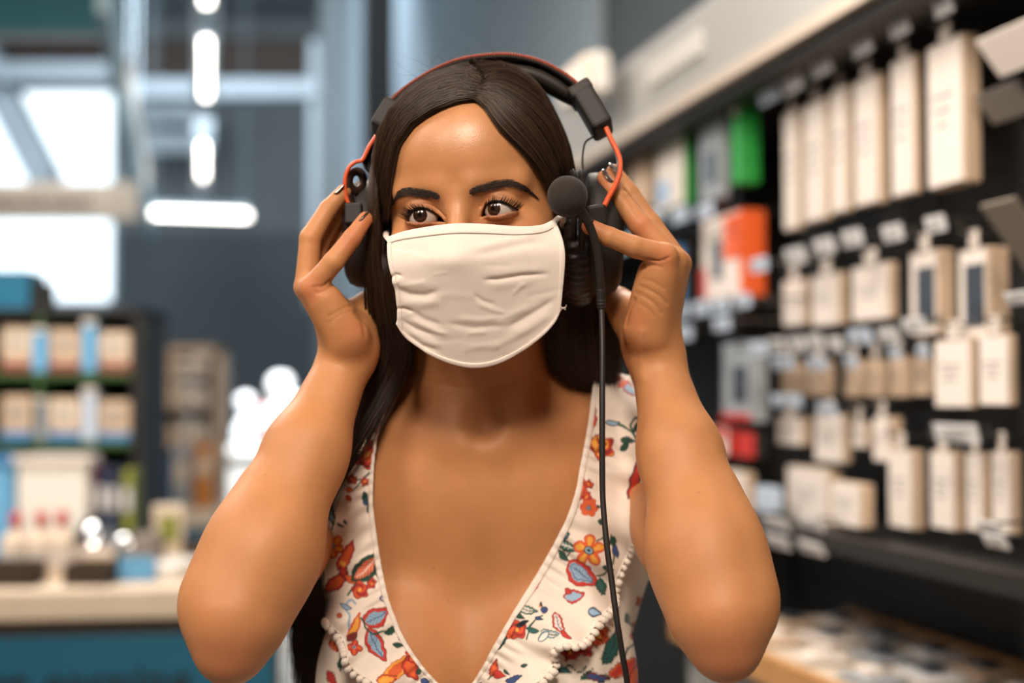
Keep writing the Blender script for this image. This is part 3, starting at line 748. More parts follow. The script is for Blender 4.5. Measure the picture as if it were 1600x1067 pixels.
# kettle, tins and boxes on the table
lathe_thing('steel_kettle', 150, 3.72, zt, [(0, 0), (.055, 0), (.06, .01), (.056, .06), (.045, .10), (.028, .125), (.012, .130), (0, .13)], M_chrome, 'round polished steel kettle glinting behind the dark basket', 'kettle', extra=[('lid_knob', [(0, .128), (.008, .13), (.012, .142), (.008, .152), (0, .153)], M_black)])
lathe_thing('steel_bowl', 208, 3.80, zt, [(0, 0), (.03, 0), (.05, .03), (.06, .085), (.057, .085), (.047, .033), (0, .01)], M_chrome, 'brushed steel bowl behind the blue folded leaflet', 'bowl')
lathe_thing('grey_canister', 234, 3.66, zt, [(0, 0), (.04, 0), (.042, .004), (.042, .08), (.040, .085), (.040, .098), (0, .1)], mat('canister_grey', (128, 116, 108), .4), 'grey round canister beside the steel bowl', 'canister')
boxthing('cream_carton', 112, 168, 862, 925, 3.60, .1, M_cream, 'cream carton standing behind the dark basket', 'box', 'cartons on the display table', parts=[('box_lid', -.03, 1.03, .8, 1.0, .006, M_card)], base=zt, rz=.2)
boxthing('white_carton', 188, 286, 884, 935, 3.50, .22, M_white, 'flat white carton at the table\'s right end', 'box', 'cartons on the display table', parts=[('box_lid', -.01, 1.01, .7, 1.0, .006, M_white), ('printed_label', .3, .7, .15, .5, .004, M_tag)], base=zt, rz=-.12)
e = boxthing('leaflet_holder', 182, 240, 880, 906, 3.47, .05, M_bluep, 'small blue leaflet holder on the table', 'holder', parts=[('leaflet', .05, .95, .2, 1.4, .003, M_skyblue)], base=zt, rz=.15)
boxthing('cream_box', 232, 280, 792, 880, 3.80, .10, M_cream, 'tall cream box at the back right of the table', 'box', 'cartons on the display table', parts=[('printed_label', .2, .8, .4, .85, .004, M_olive)], base=zt, rz=.25)
boxthing('brown_box', 284, 312, 846, 884, 3.78, .1, M_darkbrown, 'small dark brown box behind the flat white carton', 'box', 'cartons on the display table', parts=[('box_lid', -.03, 1.03, .8, 1.0, .004, M_darkbrown)], base=zt)
# big cream bin and neighbours, behind the table
e = boxthing('storage_bin', 22, 138, 712, 905, 4.12, .15, M_white, 'large white storage bin with rounded lid behind the bottles', 'bin', base=0.90, bevel=.02, parts=[('bin_lid', -.03, 1.03, .93, 1.0, .012, M_card)])
boxthing('blue_bin', -40, 20, 712, 905, 4.12, .15, M_skyblue, 'sky blue bin cut by the left edge of the photo', 'bin', base=0.90, bevel=.02, parts=[('bin_lid', -.03, 1.03, .93, 1.0, .012, M_bluep)])
for i, (a, b, m, l) in enumerate(((140, 147, M_maroon, 'thin dark red binder right of the white bin'), (149, 166, M_navy, 'dark navy binder next to the dark red one'), (167, 186, M_navy, 'second navy binder next to the green one'), (190, 208, M_olive, 'olive green binder by the black gondola post'))):
    boxthing('binder', a, b, 728 + i*2, 905, 4.15, .12, m, l, 'binder', 'binders behind the display table', base=0.90, parts=[('spine_label', .15, .85, .55, .8, .003, M_tag)])
# base gondola carrying bins and binders, with the black framed grid above
G = empty('gondola_shelf', (at(80, 600, 4.3)[0], 4.40, 0)); tag(G, 'black framed shelf unit with small tan boxes at the left', 'shelf unit')
gx0 = at(-120, 600, 4.3)[0] - G.location.x; gx1 = at(224, 600, 4.3)[0] - G.location.x; gz = zAt(482, 4.3)
def gpart(name, x0, x1, y0, y1, z0, z1, m, b=.004):
    bm = new_bm(); bm_box(bm, ((x0+x1)/2, (y0+y1)/2, (z0+z1)/2), (x1-x0, y1-y0, z1-z0), bevel=b); return bm_obj(name, bm, m, G)
gpart('plinth', gx0, gx1, -.35, .2, 0, .88, M_darkbrown); gpart('plinth_top', gx0, gx1, -.37, .2, .88, .90, M_black)
gpart('upright', gx1-.038, gx1, -.1, .2, .9, gz, M_black); gpart('upright', gx0, gx0+.038, -.1, .2, .9, gz, M_black)
gpart('top_rail', gx0, gx1, -.1, .2, gz-.022, gz, M_black); gpart('back_panel', gx0, gx1, .19, .2, .9, gz, M_gondgreen)
gsh = [zAt(p, 4.3) for p in (582, 690, 716)]
for z in gsh[:2]: gpart('shelf', gx0+.038, gx1-.038, -.1, .19, z-.018, z, M_gondgreen)
for p in (-30, 60, 138):
    x = at(p, 600, 4.3)[0] - G.location.x; gpart('divider', x-.008, x+.008, -.1, .19, gsh[1], gz-.022, M_gondgreen)
n = 0
for r_, (yt_, yb_) in enumerate(((510, 582), (618, 690))):
    for c_, (a, b) in enumerate(((2, 50), (76, 126), (152, 204))):
        m2 = [M_cream, M_tan, M_cream, M_tan, M_cream, M_tan][n]; n += 1
        boxthing('seed_box', a, b, yt_ + 4*c_, yb_, 4.33, .12, M_tan, 'tan patterned box, %s shelf, %s column of the black frame' % (('upper', 'lower')[r_], ('left', 'middle', 'right')[c_]), 'box', 'tan boxes in the black framed unit',
                 base=gsh[r_], parts=[('printed_label', .1, .9, .42, .92, .004, m2), ('printed_band', 0, 1, .02, .22, .004, (M_maroon, M_bluep)[r_]), ('printed_logo', .3, .7, .55, .8, .007, M_greyprint)])
# glossy pouches; all but the grey one coloured pale for window glints
for i, (a, b, c, d_, l) in enumerate(((50, 72, 512, 572, 'glossy pouch, pale blue for a window glint, upper shelf, left gap'), (128, 150, 500, 575, 'glossy pouch, pale blue for a window glint, upper shelf, right gap'), (54, 72, 622, 684, 'glossy grey pouch, lower shelf, left gap'), (128, 150, 606, 684, 'glossy pouch, whitened for a window glint, lower shelf, right gap'))):
    boxthing('pouch', a, b, c, d_, 4.30, .05, (M_skyblue, M_skyblue, M_greybox, M_tagblue)[i], l, 'pouch', 'glossy pouches in the black framed unit', base=gsh[0 if i < 2 else 1], parts=[('pouch_seal', 0, 1, .9, 1, .004, M_card)])
# blue box and black box on top of the frame
boxthing('blue_carton', -30, 46, 422, 482, 4.36, .16, M_counterblue, 'deep blue carton on top of the black frame', 'box', base=gz, parts=[('box_lid', -.01, 1.01, .85, 1, .004, M_counterblue)])
boxthing('black_carton', 50, 72, 440, 482, 4.36, .1, M_black, 'narrow black carton beside the deep blue one', 'box', base=gz, parts=[('box_lid', -.01, 1.01, .85, 1, .004, M_black)])
# second unit further away: brown frame with cream goods
G2 = empty('display_unit', (at(270, 600, 6.4)[0], 6.5, 0)); tag(G2, 'brown framed display unit with cream goods further back', 'shelf unit')
hx = at(337, 600, 6.4)[0] - G2.location.x; z2 = zAt(540, 6.4)
def g2(name, x0, x1, y0, y1, z0, z1, m):
    bm = new_bm(); bm_box(bm, ((x0+x1)/2, (y0+y1)/2, (z0+z1)/2), (x1-x0, y1-y0, z1-z0), bevel=.004); return bm_obj(name, bm, m, G2)
g2('base_cabinet', -hx, hx, -.15, .3, 0, .80, M_counterblue); g2('worktop', -hx-.01, hx+.02, -.17, .3, .80, .88, M_cream)
g2('upright', hx-.035, hx, .05, .2, .88, z2, M_tan); g2('upright', -hx, -hx+.035, .05, .2, .88, z2, M_tan); g2('top_rail', -hx, hx, .05, .2, z2-.035, z2, M_tan)
g2('back_panel', -hx, hx, .2, .22, .88, z2, M_darkbrown)
z2s = [zAt(p, 6.4) for p in (742, 700, 640, 590)]
for k, z in enumerate(z2s[1:]): g2('shelf', -hx+.035, hx-.035, .05, .2, z-.015, z, M_darkbrown)
n = 0
for r_ in range(3):
    for c_ in range(4):
        a = 234 + c_*23; yb_ = (700, 640, 590)[r_]; m = [M_cream, M_card, M_white, M_tan][(n*3) % 4]; n += 1
        boxthing('cream_jar', a, a+19, yb_ - (44, 46, 36)[r_] + (n % 3)*4, yb_, 6.46, .06, m, 'small cream pack, %s shelf, %s from the black post' % (('bottom', 'middle', 'top')[r_], ORD[c_]), 'pack', 'cream packs in the brown display unit', base=z2s[r_+1], parts=[('pack_label', .15, .85, .25, .7, .003, M_tan)])
boxthing('orange_folder', 303, 333, 692, 746, 6.36, .05, M_ochre, 'orange folder standing at the display unit\'s right end', 'folder', base=.88, parts=[('folder_label', .2, .8, .5, .8, .003, M_cream)])
boxthing('blue_pack', 232, 262, 706, 744, 6.36, .06, M_bluep, 'small blue pack on the far worktop', 'pack', base=.88, parts=[('pack_label', .2, .8, .4, .8, .003, M_tag)])
boxthing('grey_pack', 268, 298, 700, 744, 6.38, .06, M_greybox, 'small grey pack beside the orange folder', 'pack', base=.88, parts=[('pack_label', .2, .8, .4, .8, .003, M_cream)])
# bright white counter by the entrance, with goods
wc = empty('white_counter', (at(412, 600, 8.0)[0], 8.4, 0)); tag(wc, 'brilliant white sales counter behind her raised forearm', 'counter')
wx = at(500, 600, 8.0)[0] - at(412, 600, 8.0)[0]
bm = new_bm(); bm_box(bm, (0, 0, .52), (2*wx, .8, 1.04), bevel=.02); bm_obj('counter_body', bm, M_white, wc)
bm = new_bm(); bm_box(bm, (0, 0, 1.06), (2*wx+.06, .86, .04), bevel=.01); bm_obj('counter_top', bm, M_white, wc)
area_light('counter_fill', (-1.35, 7.0, 3.4), .6, 80, (0.95, 0.98, 1.0), (-1.4, 8.2, .9), spread=80)  # added lamp, stands in for the sun on the counter
def cof(px): return at(px, 600, 8.2)[0]
# white mannequin bust with a red scarf, made up for a white glow
B = empty('bust_for_glow', (cof(436), 8.25, 1.08)); tag(B, 'made-up white mannequin bust with red scarf, in place of a white glow', 'mannequin')
bm = new_bm(); bm_lathe(bm, [(0, 0), (.07, 0), (.075, .015), (.03, .03), (.025, .08), (.09, .10), (.125, .17), (.13, .24), (.10, .30), (.045, .325), (.04, .35), (.07, .38), (.082, .43), (.078, .49), (.05, .53), (0, .54)], n=28)
bmesh.ops.scale(bm, vec=(.85, .62, .80), verts=bm.verts); bm_obj('bust', bm, mat('gloss_white', (245, 245, 245), .15), B, smooth=True)
bm = new_bm(); bmesh.ops.create_uvsphere(bm, u_segments=24, v_segments=12, radius=.045, matrix=Matrix.Translation((.085, -.02, .27))); bm_obj('shoulder_cap', bm, mat('gloss_white2', (245, 245, 245), .15), B, smooth=True)
V, F = sweep(spline([(-.10, 0, .24), (-.125, -.04, .15), (-.105, -.07, .05), (-.09, -.07, .02)], 14), .03, n=10, flat=.5); mesh_np('scarf', V + np.array(B.location), F, M_red, B)
lathe_thing('white_vase', 384, 8.2, 1.08, [(0, 0), (.04, 0), (.065, .05), (.065, .12), (.03, .17), (.022, .20), (.05, .24), (.055, .28), (.03, .31), (0, .315)], mat('gloss_white3', (245, 245, 245), .12), 'round glossy white vase beside the mannequin bust', 'vase')
lathe_thing('glass_jar', 336, 8.1, 1.08, [(0, 0), (.06, 0), (.065, .02), (.06, .2), (.05, .26), (.056, .32), (.04, .38), (0, .385)], mat('pale_blue_gloss', (190, 220, 240), .1), 'tall pale blue glossy jar at the counter\'s end', 'jar')
# ------------------------------------------------------------------ the person's body
HC = P(745, 336, 1.175)
YAW, ROLL, PITCH = math.radians(9), math.radians(4), math.radians(6)
HR = np.array((Matrix.Rotation(-YAW, 3, 'Z') @ Matrix.Rotation(-ROLL, 3, 'Y') @ Matrix.Rotation(PITCH, 3, 'X')))
def H(x, y, z): return HC + HR @ np.array([x, y, z])      # head frame: x image right, y back, z up
def Hd(x, y, z): return HR @ np.array([x, y, z])
def hell(c, r, **kw): return ell(H(*c), r, R=HR, **kw)
EYE = {-1: np.array([-0.0300, -0.0725, 0.0000]), 1: np.array([0.0310, -0.0725, 0.0000])}
EYE_R = 0.0121
head = []
head.append(hell((0, 0.012, 0.030), (0.0705, 0.092, 0.086)))
head.append(hell((0, -0.028, 0.044), (0.0635, 0.0575, 0.056), k=0.03))
head.append(hell((0, -0.026, -0.020), (0.0635, 0.0540, 0.060), k=0.02))
head.append(hell((0, -0.055, -0.058), (0.034, 0.034, 0.040), k=0.02))
head.append(cone(H(0, -0.072, -0.100), H(0, -0.070, -0.098), 0.016, k=0.02))
for s in (-1, 1):
    head.append(cone(H(s*0.047, 0.000, -0.062), H(s*0.014, -0.064, -0.098), 0.016, 0.014, k=0.02))
    head.append(cone(H(s*0.053, 0.004, -0.020), H(s*0.047, 0.000, -0.062), 0.015, 0.015, k=0.02))
    head.append(hell((s*0.041, -0.056, -0.024), (0.021, 0.020, 0.017), k=0.016))
    head.append(cone(H(s*0.012, -0.0785, 0.019), H(s*0.044, -0.066, 0.020), 0.0085, 0.008, k=0.012))
    head.append(hell((s*0.0315, -0.090, 0.0025), (0.0165, 0.0105, 0.0115), k=0.012, sub=True))
    head.append(hell((s*0.078, 0.012, -0.012), (0.006, 0.016, 0.030), k=0.004))
head.append(cone(H(0, -0.080, 0.010), H(0, -0.103, -0.034), 0.0065, 0.0085, k=0.011))
head.append(hell((0, -0.100, -0.037), (0.012, 0.011, 0.009), k=0.006))
for s in (-1, 1):
    head.append(hell((s*0.012, -0.092, -0.040), (0.007, 0.010, 0.007), k=0.005))
head.append(hell((0, -0.086, -0.066), (0.020, 0.008, 0.006), k=0.004))
head.append(hell((0, -0.085, -0.074), (0.018, 0.008, 0.006), k=0.004))
# lids: a dome over each eyeball
for s in (-1, 1):
    e = EYE[s]
    head.append(hell(tuple(e + (0, -0.0003, 0.0)), (0.0145, 0.0140, 0.0135), k=0.0035))

# neck and torso
body = []
NB, NT = P(752, 668, 1.255), P(748, 500, 1.215)
body.append(cone(NT, NB, 0.054, 0.058, k=0.03))
body.append(cone(NB, NB + (0, 0.0, -0.03), 0.058, 0.062, k=0.03))
SHL, SHR = P(468, 776, 1.280), P(1034, 730, 1.266)
TC = P(752, 830, 1.28)
body.append(ell(TC + (0, 0.0, -0.02), (0.142, 0.098, 0.165), k=0.05))
for s, S in ((-1, SHL), (1, SHR)):
    body.append(cone(P(752 + s*45, 620, 1.27), S + np.array([-s*0.028, 0.004, 0.010]), 0.030, 0.030, k=0.05))
    body.append(cone(S, S + np.array([0, -0.01, -0.02]), 0.037, 0.038, k=0.04))
    body.append(cone(P(752 + s*105, 646, 1.262), P(752 + s*228, 676, 1.266), 0.027, 0.026, k=0.035))
    body.append(cone(S + np.array([-s*0.03, 0.0, -0.02]), TC + np.array([s*0.07, -0.03, 0.02]), 0.05, 0.06, k=0.05))
    # clavicle, sternomastoid
    body.append(cone(P(752 + s*26, 694, 1.182), P(752 + s*175, 656, 1.222), 0.0082, 0.0085, k=0.016))
    body.append(cone(P(752 + s*95, 470, 1.235), P(753 + s*24, 684, 1.186), 0.0125, 0.0085, k=0.018))
    # breasts
    body.append(ell(P(745 + s*132, 1070, 1.180), (0.058, 0.050, 0.070), k=0.06))
body.append(ell(P(752, 760, 1.235), (0.100, 0.060, 0.085), k=0.04))
body.append(ell(P(754, 664, 1.166), (0.008, 0.009, 0.008), k=0.018, sub=True))
WA = TC + (0, 0.0, -0.26)
body.append(ell(WA, (0.112, 0.082, 0.14), k=0.06))
HP = np.array([TC[0], TC[1] + 0.01, 0.86])
body.append(ell(HP, (0.165, 0.115, 0.13), k=0.06))
for s in (-1, 1):
    hip = HP + np.array([s*0.085, 0.0, -0.04]); kn = np.array([HP[0] + s*0.09, HP[1] - 0.01, 0.47]); an = np.array([HP[0] + s*0.095, HP[1] + 0.02, 0.085])
    body.append(cone(hip, kn, 0.082, 0.052, k=0.03)); body.append(cone(kn, kn + (an - kn) * 0.35 + (0, 0.02, 0), 0.050, 0.052, k=0.02))
    body.append(cone(kn + (an - kn) * 0.35 + (0, 0.02, 0), an, 0.050, 0.034, k=0.02))
    body.append(cone(an + (0, 0.02, -0.045), an + (s*0.015, -0.13, -0.060), 0.034, 0.024, k=0.02))

# arms
def arm(S, E, W, s, k_el=0.012):
    out = []
    S, E, W = map(np.asarray, (S, E, W))
    out.append(cone(S, S + (E - S) * 0.45, 0.044, 0.042, k=0.03))
    out.append(cone(S + (E - S) * 0.40, E, 0.042, 0.036, k=0.02))
    ax = W - E
    return out, ax
arms = []
# image-left arm (her right)
EL, WL = P(366, 966, 1.040), P(545, 552, 1.150)
ER, WR = P(1128, 962, 1.040), P(1024, 556, 1.150)
def build_arm(S, E, W, s):
    o = []
    ax = W - E; L = np.linalg.norm(ax); a = ax / L
    side = np.cross(a, np.array([0, 1, 0])); side /= np.linalg.norm(side)
    if side[0] * s < 0: side = -side        # outwards
    o.append(cone(S, S + (E - S) * 0.5, 0.038, 0.040, k=0.03))
    o.append(cone(S + (E - S) * 0.45, E + (S - E) * 0.06 + np.array([0, 0, 0.004]), 0.041, 0.035, k=0.02))
    o.append(cone(E, E + a * L * 0.24, 0.0370, 0.0405, k=0.02))
    o.append(cone(E + a * L * 0.22, E + a * L * 0.60, 0.0402, 0.0300, k=0.02))
    o.append(cone(E + a * L * 0.60, W, 0.0300, 0.0205, k=0.02, flat=((a[2]*0+0.35*s, -1.0, 0), 1.12)))
    # brachioradialis / outer elbow mass, olecranon
    o.append(cone(E + side * 0.014 + a * 0.012, E + side * 0.015 + a * L * 0.42, 0.029, 0.021, k=0.014))
    o.append(cone(E + np.array([s*0.002, -0.004, -0.0215]), E + np.array([0, -0.006, 0.002]), 0.0265, 0.028, k=0.008))
    return o
arms += build_arm(SHL, EL, WL, -1) + build_arm(SHR, ER, WR, 1)

def chain(pts, k=0.002, k0=0.006):
    """pts: (px,py,d,r) joints from knuckle to tip"""
    out = []; q = [(P(a, b, c), r) for a, b, c, r in pts]
    for i in range(len(q) - 1):
        (A, ra), (Bp, rb) = q[i], q[i + 1]
        out.append(cone(A, Bp, ra, rb, k=k0 if i == 0 else k))
    return out
hands = []
# ---- her right hand (image left)
W_ = WL
MC = {'pinky': (487, 450, 1.118), 'ring': (479, 449, 1.136), 'middle': (482, 446, 1.156), 'index': (494, 446, 1.176)}
WB = {'pinky': (536, 530, 1.130), 'ring': (534, 528, 1.142), 'middle': (540, 530, 1.156), 'index': (548, 532, 1.168)}
rr = {'pinky': 0.0092, 'ring': 0.0098, 'middle': 0.0100, 'index': 0.0100}
for f in ('index', 'middle', 'ring', 'pinky'):
    hands.append(cone(P(*WB[f]), P(*MC[f]), 0.0125, rr[f], k=0.014))
hands.append(cone(W_, P(540, 530, 1.15), 0.0215, 0.017, k=0.014))
hands.append(cone(P(545, 524, 1.128), P(512, 470, 1.122), 0.0150, 0.0120, k=0.012))       # hypothenar pad
hands.append(cone(P(528, 490, 1.150), P(505, 462, 1.150), 0.0130, 0.0110, k=0.012))
hands += chain([(494, 446, 1.176, .0092), (518, 390, 1.178, .0082), (540, 352, 1.180, .0074), (556, 322, 1.182, .0066)], k0=0.003)
hands += chain([(482, 446, 1.156, .0098), (498, 380, 1.160, .0088), (525, 335, 1.166, .0078), (545, 308, 1.170, .0066)], k0=0.003)
hands += chain([(479, 449, 1.136, .0098), (485, 372, 1.140, .0088), (513, 327, 1.148, .0076), (537, 300, 1.154, .0064)], k0=0.003)
hands += chain([(487, 450, 1.118, .0094), (521, 409, 1.112, .0082), (550, 372, 1.118, .0074), (571, 342, 1.124, .0060)], k0=0.004)
hands.append(cone(P(556, 532, 1.165), P(563, 492, 1.185), 0.0170, 0.0135, k=0.014))        # thenar
hands += chain([(563, 492, 1.185, .0130), (572, 475, 1.200, .0105), (592, 462, 1.212, .0095), (612, 448, 1.216, .0075)], k=0.003, k0=0.010)
# ---- her left hand (image right)
W_ = WR
MC = {'pinky': (1038, 400, 1.112), 'ring': (1054, 408, 1.130), 'middle': (1060, 412, 1.150), 'index': (1052, 408, 1.172)}
WB = {'pinky': (1018, 525, 1.128), 'ring': (1030, 524, 1.140), 'middle': (1032, 526, 1.154), 'index': (1026, 528, 1.168)}
for f in ('index', 'middle', 'ring', 'pinky'):
    hands.append(cone(P(*WB[f]), P(*MC[f]), 0.0125, rr[f] + 0.0006, k=0.014))
hands.append(cone(W_, P(1020, 530, 1.15), 0.0215, 0.017, k=0.014))
hands.append(cone(P(1003, 510, 1.130), P(1022, 430, 1.120), 0.0155, 0.0135, k=0.012))
hands.append(cone(P(1018, 480, 1.150), P(1034, 430, 1.148), 0.0150, 0.0120, k=0.012))
hands += chain([(1052, 408, 1.172, .0092), (1022, 356, 1.182, .0082), (992, 325, 1.186, .0074), (972, 300, 1.188, .0066)], k0=0.003)
hands += chain([(1060, 412, 1.150, .0100), (1016, 350, 1.158, .0090), (983, 301, 1.164, .0078), (959, 268, 1.168, .0064)], k0=0.003)
hands += chain([(1054, 408, 1.130, .0100), (1000, 352, 1.132, .0090), (968, 312, 1.140, .0080), (945, 278, 1.148, .0068)], k0=0.003)
hands += chain([(1038, 400, 1.112, .0098), (990, 385, 1.102, .0084), (952, 370, 1.100, .0076), (921, 354, 1.104, .0062)], k0=0.004)
hands.append(cone(P(1003, 535, 1.165), P(985, 492, 1.188), 0.0175, 0.0150, k=0.014))
hands += chain([(985, 492, 1.188, .0150), (965, 470, 1.200, .0120), (937, 462, 1.212, .0105), (912, 462, 1.218, .0080)], k=0.003, k0=0.012)

# eye slits: a lens swept along the gaze direction, cut out of the lids
# eye outlines in the photograph: upper and lower lid edge from corner to corner
LIDS = {-1: ([(634,345.5),(637,338.5),(643,331),(650,326.5),(658,324.6),(667,326),(676,331),(685,337.5),(695,347)], [(634,345.5),(642,347.5),(651,348.5),(660,348.3),(670,347.4),(681,346.6),(695,347)]),
         1: ([(749,339),(752,330),(757.5,321),(766,315.5),(776,313.8),(787,316),(797,321),(807,328)], [(749,339),(759,337.4),(772,337.6),(784,335.8),(796,332),(807,328)])}
LENSX = {}
for s in (-1, 1):
    out = []
    for pl in LIDS[s]:
        q = []
        for px, py in spline(np.array(pl, float), 60):
            a = HR.T @ (P(px, py, 1.0) - np.array([0, 0, CAM_Z])); o_ = HR.T @ (np.array([0, 0, CAM_Z]) - HC)
            t = (EYE[s][1] - .0112 - o_[1]) / a[1]; w = o_ + a*t; q.append((w[0], w[2]))
        out.append(np.array(q))
    xx = np.linspace(max(out[0][:, 0].min(), out[1][:, 0].min()), min(out[0][:, 0].max(), out[1][:, 0].max()), 60)
    LENSX[s] = (xx, np.interp(xx, out[0][:, 0], out[0][:, 1]), np.interp(xx, out[1][:, 0], out[1][:, 1]))
LENS = {s: dict(c=(float(LENSX[s][0].mean()), float((LENSX[s][1] + LENSX[s][2]).mean()/2)), w=float(np.ptp(LENSX[s][0])/2)) for s in (-1, 1)}
def lens_pts(s, n=40):
    """lid outline in head x,z; x runs from the inner corner outwards"""
    xx, zu, zl = LENSX[s]; x = np.linspace(xx[0], xx[-1], n)
    if s < 0: x = x[::-1]
    return x, np.interp(x, xx, zu), np.interp(x, xx, zl)
def slit(X, G):
    shp = G.shape; Q = (X.reshape(-1, 3) - HC.astype(np.float32)) @ HR.astype(np.float32)
    G = G.reshape(-1)
    for s in (-1, 1):
        L = LENS[s]; x, zu, zl = lens_pts(s)
        o = np.argsort(x)
        m = (np.abs(Q[:, 0] - L['c'][0]) < 0.03) & (np.abs(Q[:, 2]) < 0.03) & (Q[:, 1] < -0.05)
        q = Q[m]; u = np.interp(q[:, 0], x[o], zu[o]); l = np.interp(q[:, 0], x[o], zl[o])
        inside = np.minimum(u - q[:, 2], q[:, 2] - l)
        inside = np.minimum(inside, (L['w'] - np.abs(q[:, 0] - L['c'][0])) * 0.8) # >0 inside the almond
        d = -inside
        G[m] = smax(G[m], -d, 0.0012)
        # hollow for the eyeball
        e = EYE[s].astype(np.float32)
        m2 = np.linalg.norm(Q - e, axis=1) < 0.02
        d = np.linalg.norm(Q[m2] - e, axis=1) - (EYE_R - 0.0004)
        G[m2] = np.maximum(G[m2], -d)
    return G.reshape(shp)

prims = body + head + arms + hands
ezl, ezh = H(0, -0.07, -0.013)[2], H(0, -0.07, 0.014)[2]
exl, exh = H(-0.052, -0.07, 0)[0], H(0.052, -0.07, 0)[0]
ey0 = H(0.03, -0.095, 0)[1]
xs = axis_grid(-0.32, 0.30, [(-0.32, .0019), (exl - .012, .0018), (exl, .0008), (exh, .0008), (exh + .012, .0018), (0.30, .0019)])
zs = axis_grid(-0.01, 1.66, [(0, .008), (0.95, .008), (1.06, .0026), (1.25, .0020), (ezl - .03, .0016), (ezl, .0007), (ezh, .0007), (ezh + .02, .0016), (1.7, .002)])
ys = axis_grid(0.93, 1.45, [(0.93, .0020), (ey0 - .01, .0016), (ey0, .0010), (ey0 + .035, .0010), (ey0 + .05, .0018), (1.28, .002), (1.31, .004), (1.45, .005)])
VB, FB = surface_nets(prims, xs, ys, zs, extra=slit)
pxB, pyB, dB = unP(VB)
eyeband = np.exp(-(((pyB - 334) / 26.0) ** 2)) * (np.abs(pxB - 722) < 130) * (dB < 1.16)
VB = relax(VB, FB, 3, 0.5, mask=1 - 0.75 * eyeband)
pass
# ------------------------------------------------------------------ person: body mesh, eyes, brows, lashes
PERSON = empty('person', (float(TC[0]), float(TC[1]), 0.0))
tag(PERSON, 'long haired woman in floral dress and cream face mask, hands raised to her headset', 'person')
def skin_material():
    m = mat('skin', rough=0.5, spec=0.38, sss=0.10, attr='skin_tone', noise=(38, .075, 8), bump=(1100, 0.28, 0.0006))
    nt = m.node_tree; b = nt.nodes['Principled BSDF']
    tc = nt.nodes.new('ShaderNodeTexCoord'); n = nt.nodes.new('ShaderNodeTexNoise'); n.inputs['Scale'].default_value = 45; n.inputs['Detail'].default_value = 6
    nt.links.new(tc.outputs['Object'], n.inputs['Vector'])
    mr = nt.nodes.new('ShaderNodeMapRange'); mr.inputs['To Min'].default_value = 0.40; mr.inputs['To Max'].default_value = 0.58
    nt.links.new(n.outputs['Fac'], mr.inputs['Value']); at = [q for q in nt.nodes if q.type == 'ATTRIBUTE'][0]; mm = nt.nodes.new('ShaderNodeMath'); mm.operation = 'MULTIPLY_ADD'; mm.inputs[1].default_value = -0.16
    nt.links.new(at.outputs['Alpha'], mm.inputs[0]); nt.links.new(mr.outputs['Result'], mm.inputs[2]); nt.links.new(mm.outputs[0], b.inputs['Roughness'])
    m2 = nt.nodes.new('ShaderNodeMath'); m2.operation = 'MULTIPLY_ADD'; m2.inputs[1].default_value = 0.32; m2.inputs[2].default_value = 0.34
    nt.links.new(at.outputs['Alpha'], m2.inputs[0]); nt.links.new(m2.outputs[0], b.inputs['Specular IOR Level'])
    return m
M_skin = skin_material()
# fine relief: creases in the wrists and fingers, given as pixel polylines on the side we see
NV = vnormals(VB, FB)
def crease(pts, depth, width, dmax=0.030):
    """press a soft groove where the polyline (px,py,d) runs; negative depth raises a ridge"""
    global VB
    q = spline([P(*p) for p in pts], 24)
    lo, hi = q.min(0) - 4*width - .02, q.max(0) + 4*width + .02
    idx = np.nonzero(((VB > lo) & (VB < hi)).all(1))[0]
    if len(idx) == 0: return
    X = VB[idx]
    # distance in the plane across the line of sight
    ux, uy, _ = unP(X); cx, cy, cd = unP(q); s = cd.mean() / FPX
    best = np.full(len(idx), 1e9)
    for i in range(len(q) - 1):
        ax, ay, bx, by = cx[i], cy[i], cx[i+1], cy[i+1]; L2 = (bx-ax)**2 + (by-ay)**2 + 1e-9
        t = np.clip(((ux-ax)*(bx-ax) + (uy-ay)*(by-ay)) / L2, 0, 1)
        best = np.minimum(best, np.hypot(ux - ax - t*(bx-ax), uy - ay - t*(by-ay)))
    fade_d = np.abs(unP(X)[2] - cd.mean()) < dmax
    facing = NV[idx, 1] < 0.25
    w = np.exp(-(best * s / width) ** 2) * fade_d * facing
    VB[idx] -= NV[idx] * (w * depth)[:, None]
